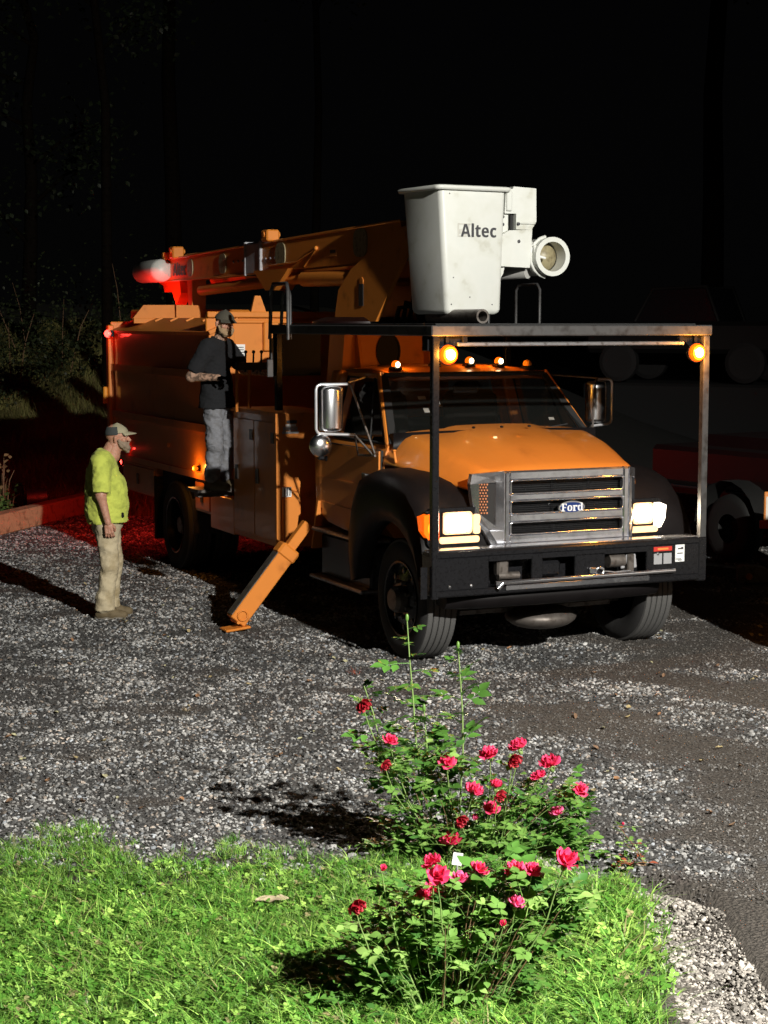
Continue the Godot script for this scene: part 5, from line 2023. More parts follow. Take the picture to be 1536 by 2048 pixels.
func scatter(called: String, mesh: Mesh, m: Material, parent: Node, xf: Array, cols: PackedColorArray) -> MultiMeshInstance3D:
	var mm := MultiMesh.new()
	mm.transform_format = MultiMesh.TRANSFORM_3D
	mm.use_colors = true
	mm.mesh = mesh
	mm.instance_count = xf.size()
	var buf := PackedFloat32Array()
	buf.resize(xf.size() * 16)
	var i := 0
	for k in xf.size():
		var t: Transform3D = xf[k]
		var c := cols[k]
		buf[i] = t.basis.x.x; buf[i + 1] = t.basis.y.x; buf[i + 2] = t.basis.z.x; buf[i + 3] = t.origin.x
		buf[i + 4] = t.basis.x.y; buf[i + 5] = t.basis.y.y; buf[i + 6] = t.basis.z.y; buf[i + 7] = t.origin.y
		buf[i + 8] = t.basis.x.z; buf[i + 9] = t.basis.y.z; buf[i + 10] = t.basis.z.z; buf[i + 11] = t.origin.z
		buf[i + 12] = c.r; buf[i + 13] = c.g; buf[i + 14] = c.b; buf[i + 15] = 1.0
		i += 16
	mm.buffer = buf
	var o := MultiMeshInstance3D.new()
	o.multimesh = mm
	o.material_override = m
	o.name = numbered(called) if parent == self else called
	parent.add_child(o, true)
	o.set_meta("kind", "stuff")
	return o


func stone_mesh(sd: int) -> ArrayMesh:
	rng.seed = sd
	var s := mb()
	var rings := []
	for e in [[-.5, .55], [-.1, 1.0], [.35, .85], [.6, .45]]:
		var r := []
		for k in 6:
			var a := TAU * k / 6 + rng.randf_range(-.3, .3)
			var q: float = e[1] * rng.randf_range(.72, 1.1)
			r.append(V(cos(a) * q, e[0] + rng.randf_range(-.14, .14), -sin(a) * q * .8))
		rings.append(r)
	loft(s, rings, true, true, -1)
	s.generate_normals()
	return s.commit()


func build_gravel() -> void:
	var m := mat("gravel_stone", Color(1, 1, 1), .85)
	m.vertex_color_use_as_albedo = true
	var variants := [[[], PackedColorArray()], [[], PackedColorArray()], [[], PackedColorArray()]]
	rng.seed = 77
	var want := 480000
	for i in want:
		# even in the yard as seen: more of the draws go to the near part
		var d := 6.3 + pow(rng.randf(), 1.35) * 18.5
		var half := .25 * d + 1.3
		var x := rng.randf_range(-half, half)
		if rng.randf() > half / (.25 * 24.8 + 1.3) * 1.9: continue
		if d < 9.3 and rng.randf() < lawn_at(x, d) * lerpf(.97, .35, smoothstep(7.9, 8.5, d)): continue
		var g := gully(x, d)
		var pale := g < 0.0 and x > .75 and d < 9.6
		var big := bumps.get_noise_2d(x * 2.0 + 20.0, d * 3.2)
		var dirt := smoothstep(.1, .5, bumps.get_noise_2d(x * 1.3 + d * .5 + 90.0, d * 2.0 - x * .4) + .55 * smoothstep(.3, 2.2, x) - .12)
		var patch := smoothstep(-.35, .35, big)
		var dens := lerpf(.45, 1.0, patch) * lerpf(1.0, .72, dirt)
		if d > 8.3 and d < 9.1 and x < .2: dens *= .75
		if pale: dens = 1.3
		if rng.randf() > dens: continue
		var size := (.005 + .0125 * pow(rng.randf(), 1.8)) * lerpf(1.0, .62, dirt) * (1.3 if rng.randf() < .12 else 1.0)
		if pale: size *= rng.randf_range(.7, 1.15)
		if d > 12.0: size *= 1.0 + (d - 12.0) * .03
		var tone := pow(rng.randf(), 2.0)
		var v := lerpf(.036, .56, tone)
		v *= lerpf(.6, 1.1, patch) * lerpf(1.0, .6, dirt)
		if pale: v = lerpf(.12, .56, pow(rng.randf(), 1.4))
		var c := Color(v, v * .985, v * .95)
		var tint := rng.randf()
		if tint < .10: c = Color(v * 1.1, v * .93, v * .78)
		elif tint < .22: c = Color(v * .92, v * .97, v * 1.03)
		if pale: c = Color(v * 1.04, v * .95, v * .84)
		else: c = c.lerp(Color(.10, .085, .07), dirt * .5)
		var b := Basis.from_euler(V(rng.randf_range(-.7, .7), rng.randf() * TAU, rng.randf_range(-.7, .7))) * Basis.from_scale(V(rng.randf_range(.8, 1.3), rng.randf_range(.5, .85), rng.randf_range(.8, 1.2)) * size)
		var k := i % 3
		variants[k][0].append(Transform3D(b, V(x, ground_at(x, -d) + size * .22, -d)))
		variants[k][1].append(c)
	for k in 3:
		var o := scatter("gravel", stone_mesh(5 + k), m, self, variants[k][0], variants[k][1])
		tag(o, "grey crushed stone gravel spread over the yard", "gravel", "", "stuff")


func blade_mesh(sd: int, blades: int, reach: float, tall: float, wide: float) -> ArrayMesh:
	rng.seed = sd
	var s := SurfaceTool.new()
	s.begin(Mesh.PRIMITIVE_TRIANGLES)
	for i in blades:
		var a := rng.randf() * TAU
		var root := V(cos(a), 0, sin(a)) * rng.randf() * reach
		var dir := V(cos(a + rng.randf_range(-1.2, 1.2)), 0, sin(a + rng.randf_range(-1.2, 1.2)))
		var h := tall * rng.randf_range(.45, 1.0)
		var lean := rng.randf_range(.35, 1.5)
		var w := wide * rng.randf_range(.7, 1.2)
		var side := dir.cross(Vector3.UP).rotated(Vector3.UP, rng.randf_range(-.6, .6)) * w
		var prev_l := root - side; var prev_r := root + side
		for k in 3:
			var t := (k + 1) / 3.0
			var p := root + dir * lean * h * t * t + V(0, h * (t - .42 * lean * t * t), 0)
			var ww := side * (1.0 - t * .96)
			s.add_vertex(prev_l); s.add_vertex(p - ww); s.add_vertex(prev_r)
			if k < 2:
				s.add_vertex(prev_r); s.add_vertex(p - ww); s.add_vertex(p + ww)
			prev_l = p - ww; prev_r = p + ww
	s.generate_normals()
	return s.commit()


func clover_mesh() -> ArrayMesh:
	rng.seed = 8
	var s := SurfaceTool.new()
	s.begin(Mesh.PRIMITIVE_TRIANGLES)
	for i in 5:
		var c := V(rng.randf_range(-.03, .03), rng.randf_range(.02, .05), rng.randf_range(-.03, .03))
		var tilt := Basis.from_euler(V(rng.randf_range(-.5, .5), rng.randf() * TAU, rng.randf_range(-.5, .5)))
		for k in 3:
			var a := TAU * k / 3
			var o := c + tilt * V(cos(a), .1, sin(a)) * .008
			var pts := []
			for j in 6: pts.append(o + tilt * V(cos(TAU * j / 6), 0, sin(TAU * j / 6)) * .0075)
			for j in range(1, 5):
				s.add_vertex(pts[0]); s.add_vertex(pts[j]); s.add_vertex(pts[j + 1])
	s.generate_normals()
	return s.commit()


func build_lawn() -> void:
	var m: StandardMaterial3D = M["grass"]
	var sets := []
	for k in 4: sets.append([[], PackedColorArray()])
	rng.seed = 99
	for i in 42000:
		var d := rng.randf_range(5.4, 9.2)
		var x := rng.randf_range(-3.2, 1.6)
		var l := lawn_soft(x, d)
		# bare soil patches towards the yard
		var thin := bumps.get_noise_2d(x * 6.0 + 7.0, d * 12.0)
		var cover := smoothstep(-.36, -.02, thin + lerpf(.42, -.02, smoothstep(7.0, 8.3, d)))
		if rng.randf() > l * cover: continue
		var g := rng.randf()
		var c := Color(.075, .22, .022).lerp(Color(.46, .72, .14), g * g * g)
		if rng.randf() < .04: c = Color(.30, .27, .12)
		c *= lerpf(.75, 1.1, smoothstep(-.4, .4, bumps.get_noise_2d(x * 6.0, d * 6.0)))
		var kind := rng.randi() % 10
		var k := 3 if kind < 2 and d < 8.3 else (kind % 3)
		var sc := rng.randf_range(.65, 1.25) * lerpf(1.0, .62, smoothstep(7.2, 8.5, d))
		if x > .75 and d < 7.9: sc *= 1.35
		sets[k][0].append(Transform3D(Basis(Vector3.UP, rng.randf() * TAU) * Basis.from_scale(Vector3.ONE * sc), V(x, ground_at(x, -d), -d)))
		sets[k][1].append(c)
	var meshes := [blade_mesh(1, 8, .04, .10, .0032), blade_mesh(2, 8, .05, .075, .0036), blade_mesh(3, 6, .035, .14, .0030), clover_mesh()]
	for k in 4:
		var o := scatter("clover" if k == 3 else "lawn_grass", meshes[k], m, self, sets[k][0], sets[k][1])
		tag(o, "bright green clover leaves among the lawn grass" if k == 3 else "bright green lawn grass in the foreground", "clover" if k == 3 else "grass", "", "stuff")
	# a few broad weeds one can tell apart
	for e in [[-.42, 7.02, .055, "pale broadleaf weed in the lawn below the crumpled dry leaf"], [.70, 6.62, .06, "broadleaf weed in the tall grass right of the low rose bush"], [-1.05, 6.75, .05, "broadleaf weed in the lower left part of the lawn"], [-1.42, 7.9, .05, "broadleaf weed near the lawn's left edge, close to the gravel"]]:
		var n := thing("broadleaf_weed", e[3], "weed", V(e[0], ground_at(e[0], -e[1]), -e[1]), 0.0, "broadleaf weeds in the lawn")
		rng.seed = int(e[0] * 1000) + 5000
		for k in 6:
			put("leaf", leaf_mesh(), M["leaf_pale"], n, Transform3D(Basis(Vector3.UP, TAU * k / 6 + rng.randf()) * Basis(Vector3.RIGHT, -rng.randf_range(.2, .8)) * Basis.from_scale(Vector3.ONE * e[2] / .045 * rng.randf_range(.8, 1.3)), V(0, .012, 0)))
	# scraps of dry leaf and straw blown over the gravel
	var xf := []
	var cols := PackedColorArray()
	rng.seed = 641
	for i in 170:
		var d := rng.randf_range(8.9, 19.0)
		var x := rng.randf_range(-.23 * d, .23 * d)
		xf.append(Transform3D(Basis.from_euler(V(rng.randf_range(-.5, .5), rng.randf() * TAU, rng.randf_range(-.5, .5))) * Basis.from_scale(V(rng.randf_range(.12, .34), .5, rng.randf_range(.2, .5))), V(x, ground_at(x, -d) + .014, -d)))
		cols.append([Color(.40, .32, .16), Color(.30, .16, .08), Color(.42, .40, .24), Color(.20, .12, .07)][rng.randi() % 4])
	var lm := mat("litter", Color.WHITE, .85)
	lm.vertex_color_use_as_albedo = true
	var cr := crumpled(.062)
	cr.generate_normals()
	tag(scatter("leaf_litter", cr.commit(), lm, self, xf, cols), "scraps of dry leaves scattered over the gravel", "leaves", "", "stuff")
	# pale dry leaf on the lawn, small stone chips
	var f := obj("fallen_leaf", crumpled(.062), M["dry_leaf"], self, Transform3D(Basis(Vector3.UP, .4), V(-.50, ground_at(-.5, -7.62) + .05, -7.62)))
	tag(f, "pale crumpled dry leaf lying on the lawn left of the roses", "leaf")
	# reddish dry weeds on the yard
	for e in [[-.215, 13.05, .10, "rust red dry weed tuft on the gravel by the front tyre", "red_leaf"], [-1.35, 11.75, .05, "small straw coloured dry tuft lying on the open gravel", "dry_leaf"]]:
		var t := thing("dry_tuft", e[3], "weed", V(e[0], ground_at(e[0], -e[1]), -e[1]))
		put("blades", blade_mesh(21, 26, e[2] * .5, e[2], .0025), M[e[4]], t)


func crumpled(r: float) -> SurfaceTool:
	var s := mb()
	rng.seed = 61
	var rows := []
	for i in 5:
		var row := []
		for k in 7:
			var u := i / 2.0 - 1.0
			var v := k / 3.0 - 1.0
			var w := sqrt(maxf(.05, 1.0 - v * v))
			row.append(V(v * r * 1.25, rng.randf_range(-.012, .016) + .01 * u * u, u * r * .65 * w))
		rows.append(row)
	loft(s, rows, false, false)
	return s


# a point from where it stands in the photograph (1536 x 2048) and its distance along the view
func seen(px: float, py: float, depth: float) -> Vector3:
	var p := atan(379.0 / 3500.0)
	var fw := Vector3(0, -sin(p), -cos(p))
	var up := Vector3(0, cos(p), -sin(p))
	var r := fw + Vector3.RIGHT * ((px - 768.0) / 3500.0) + up * ((1024.0 - py) / 3500.0)
	return Vector3(0, 2.65, 0) + r * (depth / -r.z)


var leaf_cache: ArrayMesh
var sprig_cache := []


func add_leaflet(s: SurfaceTool, xf: Transform3D, l: float) -> void:
	# pointed oval, folded a little along the midrib, tip drooping
	var wd := [0.0, .62, 1.0, .86, .45, 0.0]
	var left := []; var mid := []; var right := []
	for i in 6:
		var t := i / 5.0
		var w: float = wd[i] * l * .34
		var drop := -.16 * l * t * t
		left.append(xf * V(-w, drop + w * .22, -t * l)); mid.append(xf * V(0, drop, -t * l)); right.append(xf * V(w, drop + w * .22, -t * l))
	s.set_smooth_group(1)
	for i in 5:
		quad(s, left[i], mid[i], mid[i + 1], left[i + 1])
		quad(s, mid[i], right[i], right[i + 1], mid[i + 1])


func leaf_mesh() -> ArrayMesh:
	if leaf_cache == null:
		var s := mb()
		add_leaflet(s, Transform3D(), .055)
		s.generate_normals()
		leaf_cache = s.commit()
	return leaf_cache


func sprigs() -> Array:
	if sprig_cache.is_empty():
		rng.seed = 303
		for k in 5:
			var s := mb()
			var n: int = [5, 5, 3, 3, 1][k]
			var stalk := .055
			for i in n:
				var l := rng.randf_range(.036, .050) * (1.15 if i == 0 else 1.0)
				var at := V(0, 0, -.022 - (stalk if i == 0 else stalk * (.35 if i > 2 else .85)))
				var yaw := 0.0 if i == 0 else (1.0 if i % 2 else -1.0) * rng.randf_range(.9, 1.25)
				add_leaflet(s, Transform3D(Basis.from_euler(V(rng.randf_range(-.35, .2), yaw, rng.randf_range(-.5, .5))), at), l)
			s.set_smooth_group(2)
			tube(s, [V(0, 0, 0), V(0, .004, -.04), V(0, 0, -.022 - stalk)], .0014, 4, .0009, false)
			s.generate_normals()
			sprig_cache.append(s.commit())
	return sprig_cache


func rose_mesh(sd: int, open: float, tall: bool) -> ArrayMesh:
	rng.seed = sd
	var s := mb()
	s.set_smooth_group(1)
	for layer in 3:
		var n: int = [8, 7, 5][layer]
		var lift := lerpf(lerpf(1.3, .12, open), lerpf(1.5, 1.2, open), layer / 2.0)
		var size: float = [.040, .034, .025][layer]
		for i in n:
			var yaw := TAU * (i + layer * .5) / n + rng.randf_range(-.25, .25)
			var el := lift + rng.randf_range(-.22, .22)
			var b := Basis(Vector3.UP, yaw) * Basis(Vector3.RIGHT, el)
			var rows := []
			var wav := rng.randf_range(-.006, .006)
			for r in 5:
				var t := r / 4.0
				var row := []
				for c in 5:
					var u := c / 2.0 - 1.0
					var w := size * .40 * (sin(PI * (.10 + .78 * t)) + .04)
					var curl := -.30 * size * t * t + .22 * size * u * u * t
					row.append(b * V(u * w, -curl * (1.0 if layer < 2 else -.6) + wav * u * t, -t * size * (1.0 - .10 * u * u)) + V(0, .004 * layer, 0))
				rows.append(row)
			loft(s, rows, false, false)
	s.generate_normals()
	return s.commit()


func calyx_mesh() -> ArrayMesh:
	var s := mb()
	ball(s, V(0, -.010, 0), V(.008, .012, .008), 6)
	for i in 5:
		var b := Basis(Vector3.UP, TAU * i / 5)
		tri(s, b * V(-.005, -.004, -.005), b * V(.005, -.004, -.005), b * V(0, -.006, -.03))
	s.generate_normals()
	return s.commit()


func cane(parent: Node3D, from: Vector3, to: Vector3, r: float, key: String, bend: Vector3) -> Array:
	var pts := []
	for i in 7:
		var t := i / 6.0
		pts.append(from.lerp(to, t) + bend * sin(PI * t) + V(rng.randf_range(-.006, .006), 0, rng.randf_range(-.006, .006)) * sin(PI * t))
	var s := mb()
	tube(s, pts, r, 6, r * .55, true)
	obj("cane", s, M[key], parent)
	return pts


# blooms: [px, py, size in px, kind]; shoots: flowerless canes [px, py]
func rose_bush(label: String, base: Vector3, depth: float, spread: float, blooms: Array, shoots: Array, fill: Array, sd: int, fill_count: int) -> void:
	var B := thing("rose_bush", label, "rose bush", base, 0.0)
	var leaves := []
	var rs := RandomNumberGenerator.new()
	rs.seed = sd
	var ca := calyx_mesh()
	var count := 0
	for e in blooms:
		var p := seen(e[0], e[1], depth - spread * rs.randf_range(.15, 1.0)) - base
		rng.seed = sd * 100 + count
		var foot := V(rs.randf_range(-.12, .12) + p.x * .25, 0, rs.randf_range(-.10, .10))
		var out := V(p.x - foot.x, 0, p.z - foot.z) * .14
		var size: float = e[2] / 3500.0 * depth / .063
		var up := V(rs.randf_range(-.5, .5), 1.0, rs.randf_range(-.2, .6)).normalized()
		if e[3] == 2: up = V(.4, -.4, .5).normalized()
		var neck := p - up * .016 * size
		var pts := cane(B, foot, neck, .0042, "stem", out)
		var xf := Transform3D(looking(up.cross(V(.3, .2, 1)).normalized(), up) * Basis.from_scale(Vector3.ONE * size), p - up * .010 * size)
		xf.basis = Basis(up.cross(Vector3.BACK).normalized(), up, up.cross(Vector3.BACK).normalized().cross(up)) * Basis(Vector3.UP, rs.randf() * TAU) * Basis.from_scale(Vector3.ONE * size)
		var f := put("rose_bloom", rose_mesh(sd * 40 + count, .25 if e[2] < 24 else rs.randf_range(.7, 1.0), false), M[["petal", "petal_pink", "petal_dark"][e[3]]], B, xf)
		put("calyx", ca, M["stem"], f)
		for i in range(2, 6):
			if rs.randf() < .85: leaves.append([pts[i], atan2(-(p.x) + rs.randf_range(-.6, .6), -1.0) if false else rs.randf() * TAU, rs.randf_range(.8, 1.1), 1])
		count += 1
	for e in shoots:
		var p := seen(e[0], e[1], depth + rs.randf_range(-spread, spread) * .3) - base
		rng.seed = sd * 200 + count
		var foot := seen(e[2], e[3], depth) - base if e.size() > 3 else V(p.x * .6, 0, 0)
		foot.y = maxf(0.0, foot.y)
		var pts := cane(B, foot, p, .0062, "stem", V(rs.randf_range(-.03, .03), 0, 0))
		if p.y > .5 or e.size() > 3:
			var a := rs.randf() * TAU
			for i in range(1, 27):
				var t := i / 27.0 * 5.99
				var q: Vector3 = pts[int(t)].lerp(pts[mini(int(t) + 1, 6)], t - int(t))
				leaves.append([q, a, rs.randf_range(1.2, 1.7) * (1.0 if i < 23 else .6), 2 if i > 6 else 1])
				a += 2.4
			if rs.randf() < .5:
				var s := mb()
				ball(s, p + V(0, .012, 0), V(.009, .02, .009), 6)
				obj("bud", s, M["leaf"], B)
		count += 1
	# the body of the bush
	for i in fill_count:
		var e: Array = fill[i % fill.size()]
		var u := V(rs.randfn(0, .48), rs.randfn(0, .48), rs.randfn(0, .45))
		if u.length() > 1.15: u = u.normalized() * rs.randf_range(.8, 1.1)
		var p := seen(e[0] + u.x * e[2], e[1] + u.y * e[3], depth + u.z * spread) - base
		if p.y < .02: p.y = rs.randf_range(.02, .10)
		leaves.append([p, atan2(-u.x, -u.z) + rs.randf_range(-.9, .9), rs.randf_range(.8, 1.2), 1 if rs.randf() < .75 else 0])
		if i % 9 == 0:
			rng.seed = sd * 300 + i
			cane(B, V(p.x * .4, 0, p.z * .4), p, .003, "stem_brown" if i % 2 else "stem", V(0, .02, 0))
	# nearest leaves one by one, the rest as one mass
	leaves.sort_custom(func(a, b): return a[0].z > b[0].z)
	var sp := sprigs()
	var rest := []
	var cols := PackedColorArray()
	for i in leaves.size():
		var l: Array = leaves[i]
		var b := Basis(Vector3.UP, l[1]) * Basis.from_euler(V(rs.randf_range(-.15, .55), rs.randf_range(-.3, .3), rs.randf_range(-.35, .35))) * Basis.from_scale(Vector3.ONE * l[2])
		var xf := Transform3D(b, l[0])
		if i < 300:
			var key: String = ["leaf_dark", "leaf", "leaf_pale"][l[3]]
			if rs.randf() < .15: key = "leaf_pale"
			put("leaf", sp[rs.randi() % 5], M[key], B, xf)
		else:
			rest.append(xf)
			cols.append(Color(.085, .21, .035) * rs.randf_range(.7, 1.3))
	if rest:
		var m: StandardMaterial3D = M["leaf"].duplicate()
		m.albedo_color = Color.WHITE
		m.vertex_color_use_as_albedo = true
		scatter("foliage", sp[0], m, B, rest, cols)


func build_roses() -> void:
	var rear := seen(930, 1715, 8.55)
	rear.y = 0.0
	rose_bush("taller rose bush with long upright shoots at the gravel's edge", rear, 8.5, .32,
		[[726, 1408, 34, 2], [780, 1480, 30, 0], [895, 1526, 34, 0], [977, 1508, 36, 0], [1036, 1492, 38, 0], [1028, 1520, 34, 2], [1100, 1525, 42, 0], [1076, 1552, 30, 0], [948, 1580, 36, 0], [992, 1570, 28, 0], [1000, 1592, 26, 2], [1160, 1578, 32, 0], [1112, 1624, 30, 1], [982, 1618, 34, 0], [921, 1640, 32, 2], [951, 1637, 20, 1], [902, 1682, 46, 0], [770, 1530, 24, 2]],
		[[814, 1240, 850, 1700], [916, 1295, 915, 1700], [728, 1372, 800, 1690], [848, 1420, 862, 1700], [1165, 1600, 1080, 1700]],
		[[1040, 1640, 110, 70], [860, 1600, 110, 90], [960, 1690, 180, 30], [1100, 1610, 80, 60], [830, 1530, 70, 50], [950, 1715, 200, 34], [900, 1690, 150, 40], [1080, 1690, 110, 40]], 7, 820)
	var front := seen(880, 2075, 6.5)
	front.y = 0.0
	rose_bush("low dense rose bush with open red blooms, standing in the lawn", front, 6.5, .28,
		[[863, 1722, 38, 0], [876, 1750, 44, 0], [920, 1757, 36, 1], [958, 1738, 38, 0], [1029, 1740, 42, 0], [1065, 1738, 32, 0], [1132, 1720, 52, 0], [765, 1738, 22, 0], [866, 1786, 46, 0], [845, 1790, 32, 0], [713, 1810, 38, 2], [877, 1824, 20, 0], [1034, 1806, 36, 1], [1006, 1848, 22, 0]],
		[[1013, 1722, 1000, 1800]],
		[[900, 1880, 190, 50], [870, 1940, 170, 70], [820, 1910, 130, 80], [950, 1845, 170, 36], [850, 2010, 180, 60], [1080, 1810, 90, 40], [880, 1970, 160, 80], [960, 1790, 190, 36]], 11, 1050)
	# plant tag on a stake between the two bushes
	var p := seen(915, 1718, 7.75)
	var t := thing("plant_tag", "small white plant tag among the roses, under a red bloom", "tag", V(p.x, 0, p.z))
	var s := mb()
	bx(s, V(0, p.y, 0), V(.045, .058, .002), .0, Basis(Vector3.BACK, -.15))
	obj("card", s, M["label_white"], t)
	s = mb()
	bx(s, V(0, p.y / 2, -.002), V(.006, p.y, .003), .0)
	obj("stake", s, M["label_grey"], t)
	s = mb()
	for k in 5: bx(s, V(.002, p.y + .018 - k * .009, .0018), V(.03, .002, .0006), .0, Basis(Vector3.BACK, -.15))
	obj("print", s, M["label_grey"], t)
	# young plant with reddish leaves at the right
	var yp := seen(1290, 1745, 8.35)
	yp.y = 0.0
	var Y := thing("young_rose", "small rose plant with reddish brown leaves at the right end of the bed", "rose plant", yp)
	var rs := RandomNumberGenerator.new()
	rs.seed = 88
	rng.seed = 89
	for e in [[1240, 1655], [1252, 1690], [1225, 1720], [1262, 1725]]:
		var q := seen(e[0], e[1], 8.35) - yp
		var pts := cane(Y, V(rs.randf_range(-.1, .02), 0, 0), q, .003, "stem_brown", V(.01, 0, 0))
		for i in range(2, 7):
			for j in 2:
				put("leaf", sprigs()[3 + rs.randi() % 2], M[["red_leaf", "leaf", "leaf_pale"][rs.randi() % 3]], Y, Transform3D(Basis(Vector3.UP, rs.randf() * TAU) * Basis(Vector3.RIGHT, rs.randf_range(-.3, .6)) * Basis.from_scale(Vector3.ONE * rs.randf_range(.6, 1.0)), pts[i]))
	put("bud", rose_mesh(9, .1, true), M["petal"], Y, Transform3D(Basis.from_scale(Vector3.ONE * .35), seen(1246, 1650, 8.35) - yp))


func tree(label: String, at: Vector3, r: float, tall: float, crown_from: float, spread: float, sd: int, group := "") -> void:
	var t := thing("tree", label, "tree", at, 0.0, group)
	rng.seed = sd
	var s := mb()
	var pts := []
	for i in 8: pts.append(V(rng.randf_range(-.12, .12) * i * .3, tall * i / 7.0, rng.randf_range(-.12, .12) * i * .3))
	pts[0] = V(0, -.3, 0)
	tube(s, pts, r, 10, r * .35)
	obj("trunk", s, M["bark"], t)
	var tips := []
	for k in 9:
		var y := lerpf(crown_from, tall * .95, k / 8.0)
		var f := y / tall * 7.0
		var a := rng.randf() * TAU
		var p: Vector3 = pts[int(f)].lerp(pts[mini(int(f) + 1, 7)], f - int(f))
		var q := p + V(cos(a), rng.randf_range(.2, .7), sin(a)) * spread * rng.randf_range(.5, 1.0)
		s = mb()
		tube(s, [p, p.lerp(q, .5) + V(0, .15, 0), q], r * .3, 6, r * .08)
		obj("limb", s, M["bark"], t)
		tips.append([p, q])
	var xf := []
	var cols := PackedColorArray()
	for i in 2600:
		var e: Array = tips[rng.randi() % tips.size()]
		var c: Vector3 = (e[0] as Vector3).lerp(e[1], rng.randf_range(.35, 1.1))
		c += V(rng.randfn(0, .34), rng.randfn(0, .26), rng.randfn(0, .34)) * spread * .5
		xf.append(Transform3D(Basis.from_euler(V(rng.randf_range(-1, 1), rng.randf() * TAU, rng.randf_range(-1, 1))) * Basis.from_scale(Vector3.ONE * rng.randf_range(1.6, 2.8)), c))
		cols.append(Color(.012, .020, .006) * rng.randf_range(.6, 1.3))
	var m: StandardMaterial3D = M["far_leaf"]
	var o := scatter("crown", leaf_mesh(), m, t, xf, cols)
	o.set_meta("kind", "stuff")


func shrub(label: String, at: Vector3, size: Vector3, n: int, sd: int, c: Color, called := "shrub", sticks := 8) -> void:
	var t := thing(called, label, "shrub", at)
	rng.seed = sd
	var xf := []
	var cols := PackedColorArray()
	for i in n:
		var u := V(rng.randfn(0, .4), absf(rng.randfn(0, .45)), rng.randfn(0, .4))
		var w := .6 + .4 * bumps.get_noise_3d(u.x * 3 + sd, u.y * 3, u.z * 3)
		xf.append(Transform3D(Basis.from_euler(V(rng.randf_range(-1, 1), rng.randf() * TAU, rng.randf_range(-1, 1))) * Basis.from_scale(Vector3.ONE * rng.randf_range(.9, 1.8)), u * size * w * 1.6))
		cols.append(c * rng.randf_range(.5, 1.4))
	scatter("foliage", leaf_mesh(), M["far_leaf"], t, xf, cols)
	for k in sticks:
		var s := mb()
		var q := V(rng.randf_range(-1, 1) * size.x, rng.randf_range(.6, 1.15) * size.y, rng.randf_range(-1, 1) * size.z)
		tube(s, [V(q.x * .2, -.05, q.z * .2), q * .6 + V(0, .1, 0), q], .012, 5, .004)
		obj("stem", s, M["stem_brown"], t)


